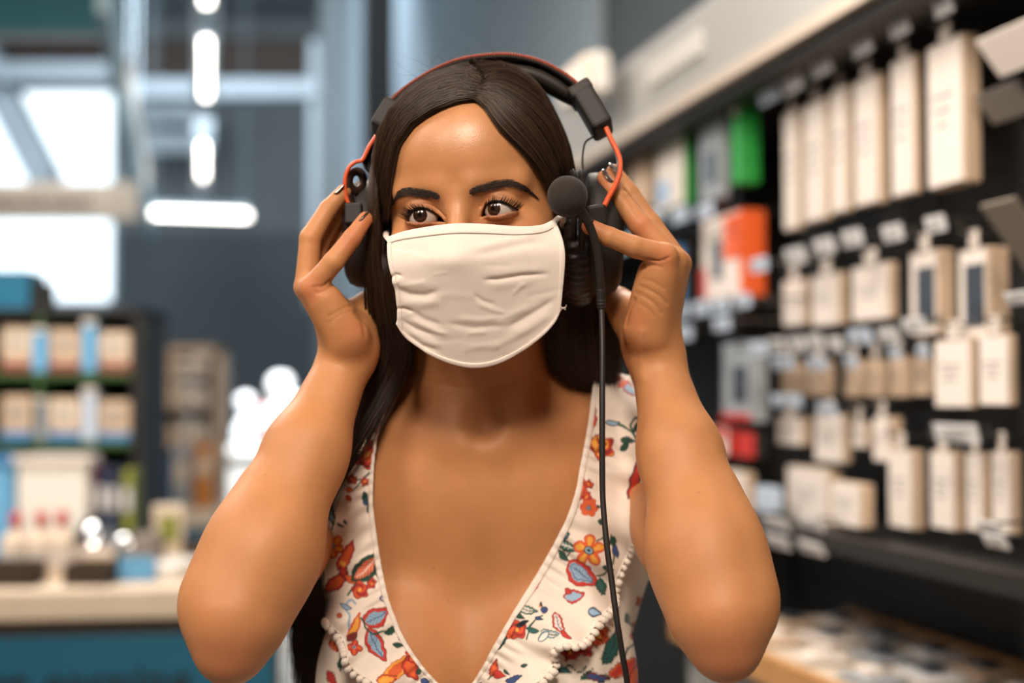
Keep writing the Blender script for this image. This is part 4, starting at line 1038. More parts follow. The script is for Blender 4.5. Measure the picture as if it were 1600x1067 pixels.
CREASES = [
    # her left hand (image right)
    ([(1000,408,1.11),(1012,405,1.11),(1030,408,1.11),(1046,402,1.11)], .0012, .0009),
    ([(1004,420,1.11),(1018,414,1.11),(1034,417,1.11)], .0010, .0008),
    ([(1000,447,1.12),(1012,452,1.12),(1030,462,1.12),(1042,474,1.12)], .0010, .0009),
    ([(993,458,1.12),(1008,464,1.12),(1024,476,1.12),(1034,490,1.12)], .0010, .0009),
    ([(1004,436,1.12),(1020,440,1.12),(1038,452,1.12)], .0007, .0008),
    ([(1000,475,1.12),(1012,483,1.12),(1022,494,1.12)], .0007, .0008),
    ([(990,468,1.13),(981,486,1.14),(977,506,1.14)], .0016, .0022),
    ([(1003,520,1.13),(1002,550,1.13),(1004,590,1.13)], -.0012, .0040),
    ([(974,297,1.15),(984,314,1.15),(995,336,1.15)], .0010, .0010),
    ([(960,366,1.10),(963,376,1.10)], .0006, .0007),
    # her right hand (image left)
    ([(516,438,1.12),(505,447,1.12),(490,449,1.12)], .0010, .0009),
    ([(519,447,1.12),(506,455,1.12),(492,458,1.12)], .0008, .0008),
    ([(550,486,1.12),(534,490,1.12),(516,504,1.12)], .0006, .0009),
    ([(548,478,1.12),(532,484,1.12),(514,494,1.12)], .0008, .0008),
    ([(556,488,1.13),(567,502,1.13),(571,522,1.13)], .0012, .0020),
    # lid creases
    ([(638,324,1.1),(646,319.5,1.1),(658,317.5,1.1),(672,320,1.1),(684,327.5,1.1),(695,339,1.1)], .0012, .0009),
    ([(751,323,1.09),(758,312,1.09),(768,307.5,1.09),(780,307,1.09),(793,311,1.09),(806,319,1.09),(815,327,1.09)], .0012, .0009),
    ([(636,352,1.1),(655,356,1.1),(676,355,1.1),(694,350,1.1)], .0005, .0010), ([(757,343,1.09),(775,346,1.09),(795,343,1.09),(810,337,1.09)], .0006, .0010),
    # forearm contours
    ([(1100,690,1.09),(1140,770,1.07),(1168,850,1.05),(1180,925,1.03)], .0011, .0100, .06),
    ([(470,720,1.10),(420,790,1.08),(372,860,1.05),(345,925,1.03)], .0006, .0100, .06),
    # neck
    ([(690,600,1.2),(740,608,1.2),(800,600,1.2)], .0008, .0020),
]
for c in CREASES: crease(*c)
# tone: a little redder at knuckles, elbows, ear, lips; darker around the eyes: makeup and socket shade in the colour
pxB, pyB, dB = unP(VB)
tone = np.empty((len(VB), 4), np.float32); base = np.array(lin((197, 136, 89))[:3]); tone[:, :3] = base; tone[:, 3] = 0
def blush(c, r, col, amt):
    d = np.linalg.norm(VB - np.asarray(c), axis=1); w = (np.exp(-(d / r) ** 2) * amt)[:, None]
    tone[:, :3] = tone[:, :3] * (1 - w) + np.array(lin(col)[:3]) * w
for e in (EL, ER): blush(e + (0, -.03, -.03), .035, (190, 108, 78), .45)
for p in ((487,450,1.11), (497,376,1.12), (549,374,1.11), (1038,400,1.1), (1000,350,1.12), (948,285,1.14), (921,354,1.1), (569,346,1.12), (548,520,1.12), (998,500,1.12)): blush(P(*p), .011, (196, 106, 76), .5)
tone[:, 3] = np.exp(-(np.linalg.norm((VB - H(-.004, -.088, .045)) * [1, 1, 1.2], axis=1)/.045)**4) + .5*np.exp(-(np.linalg.norm(VB - H(0, -.10, -.005), axis=1)/.02)**2)
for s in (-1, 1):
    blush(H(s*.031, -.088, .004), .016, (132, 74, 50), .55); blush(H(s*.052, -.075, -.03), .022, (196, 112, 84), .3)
blush(H(0, -.095, -.070), .018, (170, 80, 74), .5); blush(H(0, -.105, -.035), .014, (196, 112, 84), .4)
for mx, my in ((678,886),(865,690),(700,938),(1092,770),(415,742)):
    q_, _n = None, None
    dd_ = np.hypot(pxB - mx, pyB - my) + 1e3*(NV[:, 1] > 0); blush(VB[np.argmin(dd_ + 400*np.clip(dB - dB[dd_ < 6].min() - .02, 0, 1) if (dd_ < 6).any() else dd_)], .0010, (140, 84, 56), .5)
BODY = mesh_np('body', VB, FB, M_skin, PERSON)
ca = BODY.data.color_attributes.new('skin_tone', 'FLOAT_COLOR', 'POINT'); ca.data.foreach_set('color', tone.ravel())
hm = (VB[:, 2] > 1.30) & (pxB > 560) & (pxB < 930)
# ray casting on the head and the torso for the things that lie on them
BV = BVHTree.FromPolygons(VB.tolist(), FB.tolist())
CAMP = Vector((0, 0, CAM_Z))
def hit(px, py, off=0.0):
    a = P(px, py, 1.0) - np.array(CAMP); dr = Vector(a).normalized()
    loc, nrm, i, dist = BV.ray_cast(CAMP, dr, 5)
    if loc is None: return None, None
    return np.array(loc) + np.array(nrm) * off, np.array(nrm)

M_sclera = mat('eye_white', (196, 182, 172), .16, coat=.5, noise=(160, .05))  # eye white greyed: the shadow on the eyes is in this colour
M_iris = mat('brown_iris', (50, 30, 18), .18, coat=1.0, noise=(1400, .45)); M_pupil = mat('pupil', (6, 5, 5), .05, coat=1.0)
M_lash = mat('black_lash', (14, 10, 9), .5); M_brow = mat('dark_brow_hair', (44, 28, 20), .6); M_browskin = mat('brow_tint', (88, 56, 38), .75)
GAZE = {-1: (656, 336), 1: (770.5, 326)}
def cap_mesh(c, g, R, ang, bulge, n=40, rings=10, a0=0.0):
    g = g / np.linalg.norm(g); t = np.cross(g, [0, 0, 1]); t /= np.linalg.norm(t); b = np.cross(t, g)
    V = []; F = []
    for i in range(rings + 1):
        a = a0 + (ang - a0) * i / rings; rr_ = R + bulge * (1 - (i / rings) ** 2)
        for j in range(n):
            th = 2*math.pi*j/n; V.append(c + rr_ * (math.cos(a) * g + math.sin(a) * (math.cos(th) * t + math.sin(th) * b)))
    for i in range(rings):
        for j in range(n): F.append([i*n+j, i*n+(j+1) % n, (i+1)*n+(j+1) % n, (i+1)*n+j])
    F.append(list(range(n))[::-1])
    return V, F
for s in (-1, 1):
    c = H(*EYE[s]); a = P(*GAZE[s], 1.0) - np.array(CAMP); a /= np.linalg.norm(a)
    oc = np.array(CAMP) - c; bq = oc @ a; disc = bq*bq - (oc @ oc - EYE_R**2)
    pt = np.array(CAMP) + a * (-bq - math.sqrt(max(disc, 0))); g = pt - c
    bm = new_bm(); bmesh.ops.create_uvsphere(bm, u_segments=48, v_segments=32, radius=EYE_R, matrix=Matrix.Translation(Vector(c - np.array(PERSON.location))))
    eb = bm_obj('eyeball', bm, M_sclera, PERSON, smooth=True); eb['label'] = 'white of the eye nearer the %s' % ('far hand' if s < 0 else 'microphone')
    V, F = cap_mesh(c, g, EYE_R + .00012, math.asin(.0055/EYE_R), .0004, a0=.14); o = mesh_np('iris', V, F, M_iris, eb); o['label'] = 'dark brown iris'
    V, F = cap_mesh(c, g, EYE_R + .00045, .17, .0001, a0=.002); o = mesh_np('pupil', V, F, M_pupil, eb)

def ribbons(paths, w, name, material, parent, taper=0.15, ref=None, colors=None, kind=None):
    """thin folded strands: paths (n,k,3); w half width"""
    paths = np.asarray(paths, np.float32); n, k, _ = paths.shape
    t = np.gradient(paths, axis=1); t /= np.linalg.norm(t, axis=2)[..., None] + 1e-9
    view = paths - np.array(ref if ref is not None else CAMP, np.float32); view /= np.linalg.norm(view, axis=2)[..., None]
    sd = np.cross(t, view); sd /= np.linalg.norm(sd, axis=2)[..., None] + 1e-9
    nr = np.cross(sd, t); nr = np.where(((nr * view).sum(-1) > 0)[..., None], -nr, nr)
    prof = 1 - (1 - taper) * np.linspace(0, 1, k) ** 2.5
    w = np.broadcast_to(np.asarray(w, np.float32).reshape(-1, 1), (n, 1)) * prof
    V = np.stack([paths - sd * w[..., None], paths + nr * w[..., None] * .7, paths + sd * w[..., None]], 2)
    base = (np.arange(n)[:, None] * k + np.arange(k - 1)[None]) * 3
    F = np.stack([np.stack([base, base+1, base+4, base+3], -1), np.stack([base+1, base+2, base+5, base+4], -1)], 2).reshape(-1, 4)
    o = mesh_np(name, V.reshape(-1, 3), F, material, parent)
    if colors is not None:
        ca = o.data.color_attributes.new('strand_tone', 'BYTE_COLOR', 'POINT')
        ca.data.foreach_set('color', np.repeat(np.concatenate([colors, np.ones((n, 1))], 1).astype(np.float32), k*3, axis=0).ravel())
    if kind: o['kind'] = kind
    return o
BROWS = {
 -1: ([(615.5,321),(620,313),(628,307.5),(640.5,306.5),(659,308.5),(676,310.5),(688.5,311.5)], [(616,314),(621,303.5),(629,295.5),(640.5,292.5),(659,294),(676,297.5),(687.5,303)]),
  1: ([(839,311),(828,304),(814,297.5),(800,293.5),(781,295.5),(762,299),(743.5,302.8),(732.5,306)], [(838.5,309),(828,297.5),(814,287),(796,280),(781,280.3),(762,284),(743.5,289.7),(732.5,294.5)])}
for s in (-1, 1):
    lo = spline(np.array(BROWS[s][0]), 60); up = spline(np.array(BROWS[s][1]), 60)
    V = []; F = []
    for i in range(60):
        for j in range(9):
            v = .14 + .72*j/8; x, y = lo[i]*(1-v) + up[i]*v
            p, nn = hit(x, y, .00035 if 0 < j < 8 and 0 < i < 59 else -.0003); V.append(p if p is not None else V[-1])
    for i in range(59):
        for j in range(8): F.append([i*9+j, i*9+j+1, (i+1)*9+j+1, (i+1)*9+j])
    bo = mesh_np('eyebrow', V, F, M_browskin, PERSON); bo['label'] = 'dark groomed eyebrow %s' % ('nearer the parted hair edge' if s < 0 else 'nearer the microphone')
    paths = []
    for q in range(800):
        i = int(rng.uniform(0, 58)); v = rng.uniform(0.02, 0.98); x, y = lo[i]*(1-v) + up[i]*v
        dx, dy = (lo[max(i-3, 0)] - lo[min(i+3, 59)]); ln = math.hypot(dx, dy); dx /= ln; dy /= ln    # towards the outer end
        L_ = rng.uniform(4, 8.5) * (0.7 if i < 12 else 1); lift = (.55 if i > 46 else .22) * (1 - v*.9) - (.1 if v > .75 else 0)
        pp = []
        for t in np.linspace(0, 1, 5):
            p, nn = hit(x + dx*L_*t, y + dy*L_*t - lift*L_*t, .0004 + .0006*math.sin(t*3.1)); pp.append(p)
        if all(p is not None for p in pp): paths.append(pp)
    ribbons(paths, .00011, 'brow_hair', M_brow, bo, kind='stuff')
    # upper and lower lashes, lid line
    x, zu, zl = lens_pts(s, 50)
    def lidpt(xx, zz):
        a = H(xx, -.13, zz); loc, nrm, i, dist = BV.ray_cast(Vector(a), Vector(Hd(0, 1, 0)), .2)
        return np.array(loc) if loc is not None else None
    edge = []
    for i in range(2, 49):
        e = EYE[s]; dx_ = x[i] - e[0]; dz_ = zu[i] - e[2]; r2 = (EYE_R + .0012)**2 - dx_**2 - dz_**2
        edge.append(H(x[i], e[1] - math.sqrt(max(r2, 1e-5)), zu[i] - .0001))
    edge = np.array(edge)
    V, F = sweep(edge, np.interp(np.arange(47), [0, 12, 30, 46], [.0003, .0008, .0011, .0006]), n=8); mesh_np('lash_line', V, F, M_lash, eb if False else PERSON)
    paths = []
    for q in range(95):
        f = rng.uniform(4, 46) if q < 60 else rng.uniform(26, 46); i = int(f); p0 = edge[i] * (1 - (f - i)) + edge[min(i+1, 46)] * (f - i)
        out = (f / 46.0); L_ = (.0055 + .0035 * out) * rng.uniform(.75, 1.1)
        d1 = Hd(s * (.25 + .7*(out - .35)), -.95, -.10); d2 = Hd(s * (.3 + 1.1*(out - .35)), -.35, 1.0); d1 /= np.linalg.norm(d1); d2 /= np.linalg.norm(d2)
        paths.append([p0 + d1*L_*t*(1 - .55*t) + d2*L_*t*t*.75 for t in np.linspace(0, 1, 7)])
    o = ribbons(paths, .00017, 'eyelashes', M_lash, PERSON, kind='stuff')
    paths = []
    for q in range(45):
        i = int(rng.uniform(8, 46)); e = EYE[s]; dx_ = x[i] - e[0]; dz_ = zl[i] - e[2]; r2 = (EYE_R + .0016)**2 - dx_**2 - dz_**2
        p0 = H(x[i], e[1] - math.sqrt(max(r2, 1e-5)), zl[i] - .0003); L_ = rng.uniform(.002, .0036)
        d1 = Hd(s*.3*(i/46. - .2), -.8, -.65); paths.append([p0 + d1*L_*t for t in np.linspace(0, 1, 4)])
    ribbons(paths, .00009, 'lower_eyelashes', M_lash, PERSON, kind='stuff')
    # waterline
    edl = []
    for i in range(3, 48):
        e = EYE[s]; dx_ = x[i] - e[0]; dz_ = zl[i] - e[2]; r2 = (EYE_R + .0006)**2 - dx_**2 - dz_**2
        edl.append(H(x[i], e[1] - math.sqrt(max(r2, 1e-5)), zl[i]))
    V, F = sweep(np.array(edl), .0004, n=6); mesh_np('waterline', V, F, mat('waterline', (176, 110, 92), .2), PERSON)
# fingernails: small curved plates
M_nail = mat('bronze_nail', (96, 78, 66), .12, metal=.5, coat=1.0)
def nail(base, tip, up, w, name='fingernail'):
    """plate from base to tip lying on the up side of the finger"""
    base, tip, up = map(np.asarray, (base, tip, up)); a = tip - base; L_ = np.linalg.norm(a); a /= L_
    up = up - (up @ a) * a; up /= np.linalg.norm(up); sd = np.cross(a, up)
    V = []; F = []; n, m = 9, 9
    for i in range(n):
        u = i/(n-1); ww = w * (1 - .55*abs(2*u-1)**4)
        for j in range(m):
            v = -1 + 2*j/(m-1); V.append(base + a*L_*u + sd*ww*v + up*(w*(.45*math.sqrt(1 - .72*v*v) - .08) - .0006*u*u))
    for i in range(n-1):
        for j in range(m-1): F.append([i*m+j, i*m+j+1, (i+1)*m+j+1, (i+1)*m+j])
    o = mesh_np(name, V, F, M_nail, PERSON); sm = o.modifiers.new('thick', 'SOLIDIFY'); sm.thickness = .0005
    return o

nail(P(560, 349, 1.119), P(575, 331, 1.124), Vector((-.75, -.3, .45)), .0052)
nail(P(524, 306, 1.147), P(539, 290, 1.152), Vector((-.8, -.25, .5)), .0054)
nail(P(957, 287, 1.140), P(943, 266, 1.146), Vector((.62, -.45, .62)), .0060)
nail(P(969, 276, 1.160), P(953, 256, 1.166), Vector((.62, -.40, .65)), .0058)
nail(P(926, 347, 1.098), P(911, 340, 1.101), Vector((.1, -.2, .95)), .0050)
# ------------------------------------------------------------------ cloth face mask
nT, nZ = 141, 101
th = np.radians(np.linspace(-88, 88, nT)); zz = np.linspace(-.150, .012, nZ)
Rm = np.zeros((nT, nZ))
for i, t in enumerate(th):
    for j, z in enumerate(zz):
        dr = Hd(math.sin(t), -math.cos(t), 0); o_ = H(0, 0, z) + dr * .22
        loc, nr_, _i, dist = BV.ray_cast(Vector(o_), Vector(-dr), .22)
        Rm[i, j] = .22 - dist if loc is not None else 0
def hull_ring(R):
    pts = [(r*math.sin(t), r*math.cos(t)) for r, t in zip(R, th)]
    h = []
    for p in pts:       # upper chain, x increasing
        while len(h) >= 2 and (h[-1][0]-h[-2][0])*(p[1]-h[-2][1]) - (h[-1][1]-h[-2][1])*(p[0]-h[-2][0]) >= 0: h.pop()
        h.append(p)
    a = np.array([math.atan2(p[0], p[1]) for p in h]); out = np.array(R)
    for i, t in enumerate(th):
        k = int(np.clip(np.searchsorted(a, t) - 1, 0, len(h) - 2)); (x0, y0), (x1, y1) = h[k], h[k+1]
        dx, dy = x1-x0, y1-y0; sx, cy = math.sin(t), math.cos(t); den = sx*dy - cy*dx
        if abs(den) > 1e-9: out[i] = max(R[i], (x0*dy - y0*dx) / den)
    return out
for j in range(nZ):
    ok = np.abs(th) < 1.25
    r_ = Rm[:, j].copy(); rr__ = hull_ring(r_); Rm[:, j] = np.where(ok, rr__, r_)
# below the chin the cloth hangs from the chin, it does not follow the neck
jc = np.argmin(np.abs(zz + .104))
for i in range(nT):
    for j in range(jc): Rm[i, j] = max(Rm[i, j] if False else 0, Rm[i, jc] - (zz[jc] - zz[j]) * (.42 - .40*min(1, max(0, (abs(th[i])-.35)/.6))))
def hull1(x, y):
    pts = []
    for p in zip(x, y):
        while len(pts) >= 2 and (pts[-1][0]-pts[-2][0])*(p[1]-pts[-2][1]) - (pts[-1][1]-pts[-2][1])*(p[0]-pts[-2][0]) >= 0: pts.pop()
        pts.append(p)
    q = np.array(pts); return np.interp(x, q[:, 0], q[:, 1])
for i in range(nT): Rm[i] = hull1(zz, Rm[i])
def blur(A, s0, s1):
    def k(s):
        r = int(3*s) + 1; g = np.exp(-.5*(np.arange(-r, r+1)/s)**2); return g/g.sum(), r
    for ax, s in ((0, s0), (1, s1)):
        if s <= 0: continue
        g, r = k(s); B = np.pad(A, [(r, r) if a == ax else (0, 0) for a in (0, 1)], mode='reflect', reflect_type='odd')
        A = np.apply_along_axis(lambda v: np.convolve(v, g, mode='valid'), ax, B)
    return A
R0 = Rm.copy(); Rm = blur(Rm, 5.0, 5.0); Rm = np.maximum(Rm, R0 - .0005); Rm = blur(Rm, 2.2, 2.2) + .0042
def mask_pt(t, z, off=0.0):
    fi = np.clip((np.asarray(t) - th[0]) / (th[-1]-th[0]) * (nT-1), 0, nT-1.001); fj = np.clip((np.asarray(z) - zz[0]) / (zz[-1]-zz[0]) * (nZ-1), 0, nZ-1.001)
    i = fi.astype(int); j = fj.astype(int); a = fi - i; b = fj - j
    r = (Rm[i, j]*(1-a)*(1-b) + Rm[i+1, j]*a*(1-b) + Rm[i, j+1]*(1-a)*b + Rm[i+1, j+1]*a*b) + off
    L = np.stack([r*np.sin(t), -r*np.cos(t), np.asarray(z)*np.ones_like(r)], -1)
    return HC + L @ HR.T
G_ = mask_pt(th[:, None] + 0*zz[None], zz[None] + 0*th[:, None]); GX, GY, _ = unP(G_)
vis = GX[1:-1] ; 
def mask_param(px, py):
    """(theta,z) of the visible mask-surface point nearest pixel"""
    d2 = (GX - px)**2 + (GY - py)**2
    # only the side facing the camera
    i, j = np.unravel_index(np.argmin(d2), d2.shape); t, z = th[i], zz[j]
    for _ in range(12):
        e = 1e-4; x0, y0, _d = unP(mask_pt(t, z)); xt, yt, _d = unP(mask_pt(t + e, z)); xz, yz, _d = unP(mask_pt(t, z + e))
        J = np.array([[(xt-x0)/e, (xz-x0)/e], [(yt-y0)/e, (yz-y0)/e]])
        if abs(np.linalg.det(J)) < 1e3: break
        st = np.linalg.solve(J, [px - x0, py - y0]); st = np.clip(st, -.05, .05); t += st[0]*.8; z += st[1]*.8
        t = float(np.clip(t, th[0], th[-1])); z = float(np.clip(z, zz[0], zz[-1]))
    return t, z
TOP = [(606.5,372),(622,366),(640,361),(680,354),(715,350.5),(760,351.5),(810,355),(845,353),(866,344)]
BOT = [(622,508),(630,521),(642,533),(672,553),(705,567),(740,573.5),(775,568),(812,550),(846,525),(866,503),(875,484)]
tp = np.array([mask_param(*p) for p in TOP]); bp_ = np.array([mask_param(*p) for p in BOT])
NU, NVv = 300, 170
tp = spline(tp, NU); bt = spline(bp_, NU)
u = np.linspace(0, 1, NU); v = np.linspace(0, 1, NVv)
Tm = tp[:, None, 0]*(1-v) + bt[:, None, 0]*v; Zm = tp[:, None, 1]*(1-v) + bt[:, None, 1]*v
Tm = Tm + .055*np.sin(np.pi*v)[None, :]*((1-u)**3)[:, None]
Pm = mask_pt(Tm, Zm)
def grid_normals(Pg):
    du = np.gradient(Pg, axis=0); dv = np.gradient(Pg, axis=1); n = np.cross(dv, du); n /= np.linalg.norm(n, axis=2)[..., None] + 1e-12
    return n
Nm = grid_normals(Pm)
if (Nm[NU//2, NVv//2] @ Hd(0, -1, 0)) < 0: Nm = -Nm
mx_, my_, _d = unP(Pm)
def segd(x, y, pts):
    best = np.full(x.shape, 1e9); tt = np.zeros(x.shape); n = len(pts) - 1
    for i in range(n):
        (ax, ay), (bx, by) = pts[i], pts[i+1]; L2 = (bx-ax)**2 + (by-ay)**2 + 1e-9
        t = np.clip(((x-ax)*(bx-ax) + (y-ay)*(by-ay)) / L2, 0, 1); d = np.hypot(x-ax-t*(bx-ax), y-ay-t*(by-ay))
        m = d < best; best = np.where(m, d, best); tt = np.where(m, (i+t)/n, tt)
    return best, tt
disp = np.zeros((NU, NVv))
FOLDS = [ # polyline, half width px, amount mm (negative sinks)
 ([(757,437),(780,436),(815,430),(854,428)], 4.0, -1.5), ([(760,428),(800,424),(850,420)], 9, .8), ([(765,447),(800,443),(835,440)], 8, .6),
 ([(611,434),(619,429),(628,431)], 3.0, -1.5), ([(613,441),(625,439)], 5, 1.0),
 ([(617,450),(640,460),(665,462),(684,455)], 6, -1.4), ([(620,440),(645,445),(672,443)], 8, .8), ([(625,472),(655,474),(690,470)], 8, 1.0),
 ([(621,481),(634,482),(646,487)], 3.2, -1.5), ([(646,487),(662,498),(690,508)], 5, -.9),
 ([(640,497),(660,507),(685,518),(700,521)], 4, .8), ([(628,500),(650,514),(680,525)], 4, -.9), ([(640,515),(665,532),(690,540)], 5, .8), ([(636,522),(660,540),(685,548)], 4, -.7),
 ([(793,512),(815,500),(845,482),(866,468)], 6, -1.2), ([(800,523),(830,508),(862,490)], 7, .9), ([(775,505),(800,492),(830,478)], 7, .7),
 ([(740,460),(755,470),(775,476)], 4, -.6), ([(745,474),(770,484),(790,488)], 4, .5), ([(700,505),(740,512),(790,508)], 5, -.7), ([(715,497),(750,500),(780,496)], 5, .6), ([(730,520),(760,518)], 4, .5),
 ([(735,400),(775,392),(820,380),(850,378)], 7, -.7), ([(740,388),(790,378),(835,370)], 7, .6), ([(660,400),(690,408),(730,410)], 12, .6), ([(640,385),(670,392)], 8, -.5),
 ([(800,460),(812,448),(820,442)], 4, .5), ([(826,400),(832,440),(836,480)], 6, -.4), ([(762,545),(800,528),(840,508)], 6, .5),
]
for pts, w_, a_ in FOLDS:
    d_, t_ = segd(mx_, my_, pts); disp += a_*1e-3 * np.exp(-(d_/w_)**2) * np.clip(np.sin(np.pi*np.clip(t_*.9+.05, 0, 1))*1.6, 0, 1)
for q in range(26):      # small irregular puckers
    cx, cy = rng.uniform(610, 860), rng.uniform(365, 560); a_ = rng.uniform(-.35, .35); L_ = rng.uniform(8, 26)
    d_, t_ = segd(mx_, my_, [(cx-L_*math.cos(a_), cy-L_*math.sin(a_)), (cx+L_*math.cos(a_), cy+L_*math.sin(a_))]); disp += rng.uniform(-.35, .35)*1e-3*np.exp(-(d_/rng.uniform(2.5, 6))**2)
Pf = Pm + Nm * disp[..., None]
def grid_mesh(name, Pg, material, parent, thick=None, closed_u=False):
    n, m, _ = Pg.shape; I = np.arange(n*m).reshape(n, m)
    F = np.stack([I[:-1, :-1], I[1:, :-1], I[1:, 1:], I[:-1, 1:]], -1).reshape(-1, 4)
    o = mesh_np(name, Pg.reshape(-1, 3), F, material, parent)
    if thick: s_ = o.modifiers.new('cloth_thickness', 'SOLIDIFY'); s_.thickness = thick; s_.offset = 0
    return o
M_maskc = mat('cream_jersey', (240, 224, 213), .85, sheen=.15, bump=(1800, .12, .0004), sss=.05)
M_maskb = mat('cream_binding', (242, 227, 217), .85, sheen=.15, bump=(2200, .15, .0004))
MASK = grid_mesh('face_mask', Pf, M_maskc, PERSON, .0012); MASK['label'] = 'plain cream cloth face mask covering nose and mouth'
def strip_on_mask(name, uidx, vidx, off, label=None):
    Ps = Pf[np.ix_(uidx, vidx)] + Nm[np.ix_(uidx, vidx)] * (off * np.ones((len(uidx), len(vidx))))[..., None]
    # rounded section
    k = len(vidx) if len(vidx) < len(uidx) else len(uidx)
    o = grid_mesh(name, Ps, M_maskb, MASK, .0016); 
    bv = o.modifiers.new('soft', 'SUBSURF'); bv.levels = 0; bv.render_levels = 0
    return o
def vfrac(px_w, at_u=NU//2):   # rows covering a width of px_w pixels
    h = abs(my_[at_u, -1] - my_[at_u, 0]); return max(3, int(NVv * px_w / h))
kt, kb, ks = vfrac(17), vfrac(9), int(NU * 9 / 262)
def rounded(k): return np.sin(np.pi * (np.arange(k) + .5) / k) ** .4 * .0007 + .0003
def strip(name, Pg, Ng, prof_axis, k):
    r = rounded(k); r = r[None, :, None] if prof_axis == 1 else r[:, None, None]
    return grid_mesh(name, Pg + Ng * r, M_maskb, MASK, .0016)
strip('top_binding', Pf[:, :kt], Nm[:, :kt], 1, kt)
strip('bottom_binding', Pf[:, -kb:], Nm[:, -kb:], 1, kb)
strip('side_binding', Pf[:ks, kt:-kb], Nm[:ks, kt:-kb], 0, ks)
strip('side_binding', Pf[-ks:, kt:-kb], Nm[-ks:, kt:-kb], 0, ks)
# stitching lines
def stitch(name, line, Nl):
    o = tube(name, line + Nl * .0011, .00022, mat('stitch_thread', (226, 206, 186), .8), MASK, n=5); o['kind'] = 'stuff'
stitch('stitching', Pf[:, kt-2], Nm[:, kt-2]*1.0); stitch('stitching', Pf[:, -kb+1], Nm[:, -kb+1]); stitch('stitching', Pf[-ks-2, kt:-kb], Nm[-ks-2, kt:-kb]*.4)
# ear loops
a = Pf[-3, 4]; b = Pf[-3, -6]
ear = H(.079, .020, -.005)
pth = spline([a, P(873, 340, 1.125), P(879, 338, 1.130), P(880, 345, 1.14), P(878, 360, 1.16), ear + (0, 0, .02), ear + (.002, .014, 0), ear + (0, 0, -.03), P(872, 470, 1.165), b], 60)
tube('ear_loop', pth, .0024, M_maskb, MASK, n=10, flat=.7)
a = Pf[2, 4]; b = Pf[2, -6]; ear = H(-.079, .020, -.005)
tube('ear_loop', spline([a, P(603, 366, 1.14), H(-.074, .0, .0), ear + (0, 0, .02), ear + (0, .014, 0), ear + (0, 0, -.03), H(-.066, -.005, -.06), b], 60), .0024, M_maskb, MASK, n=10, flat=.7)
# frayed threads at the lower corner
for q in range(5):
    a = P(876, 478 + q*1.2, unP(Pf[-1, -8])[2]); tube('loose_thread', spline([a, a + (.002 + .0006*q, -.001, .001*(q-2)), a + (.004, -.001, .0016*(q-2))], 8), .00018, M_maskb, MASK, n=5)
# ------------------------------------------------------------------ hair
hp = [p for p in head if not (p.kind == 1 and abs(p.b[0] - 0.006) < 1e-6)] + body
def push(X, off, it=3):
    """move points out of the body until they clear it by off"""
    shp = X.shape; X = X.reshape(-1, 3).astype(np.float32).copy(); off = np.broadcast_to(np.asarray(off, np.float32), shp[:-1]).reshape(-1)
    for _ in range(it):
        D = field(hp, X); m = D < off
        if not m.any(): break
        Y = X[m]; e = 8e-4; g = np.stack([field(hp, Y + np.eye(3, dtype=np.float32)[q]*e) - field(hp, Y - np.eye(3, dtype=np.float32)[q]*e) for q in range(3)], -1)
        g /= np.linalg.norm(g, axis=1)[:, None] + 1e-9
        X[m] = Y + g * (off[m] - D[m])[:, None]
    return X.reshape(shp)
def hs(px, py, off=.004):
    p, n = hit(px, py, off)
    return p if p is not None else P(px, py, 1.16)
KS = 27
def guide(pts): 
    s_ = spline(np.array(pts), 200); L_ = np.concatenate([[0], np.cumsum(np.linalg.norm(np.diff(s_, axis=0), axis=1))]); L_ /= L_[-1]
    # denser sampling near the root
    t = np.linspace(0, 1, KS) ** 1.15
    return np.stack([np.interp(t, L_, s_[:, q]) for q in range(3)], 1)
R0_, R1_, R2_, R3_ = hs(740, 158), hs(750, 134), H(.010, -.020, .122), H(.006, .045, .118)
TAIL_L0 = [P(607, 400, 1.135), P(610, 445, 1.142), P(618, 492, 1.155), P(634, 535, 1.175), P(638, 566, 1.19), P(614, 600, 1.185), P(590, 645, 1.178), P(565, 685, 1.172), P(539, 722, 1.168), P(514, 757, 1.168), P(498, 800, 1.175), P(490, 850, 1.185), P(488, 920, 1.185), P(496, 985, 1.18), P(504, 1090, 1.18)]
TAIL_L1 = [P(580, 440, 1.150), P(586, 500, 1.175), P(592, 540, 1.195), P(578, 575, 1.19), P(564, 607, 1.185), P(552, 650, 1.18), P(534, 685, 1.175), P(510, 725, 1.17), P(488, 770, 1.175), P(474, 820, 1.185), P(466, 870, 1.19), P(464, 940, 1.19), P(467, 1010, 1.19), P(466, 1090, 1.19)]
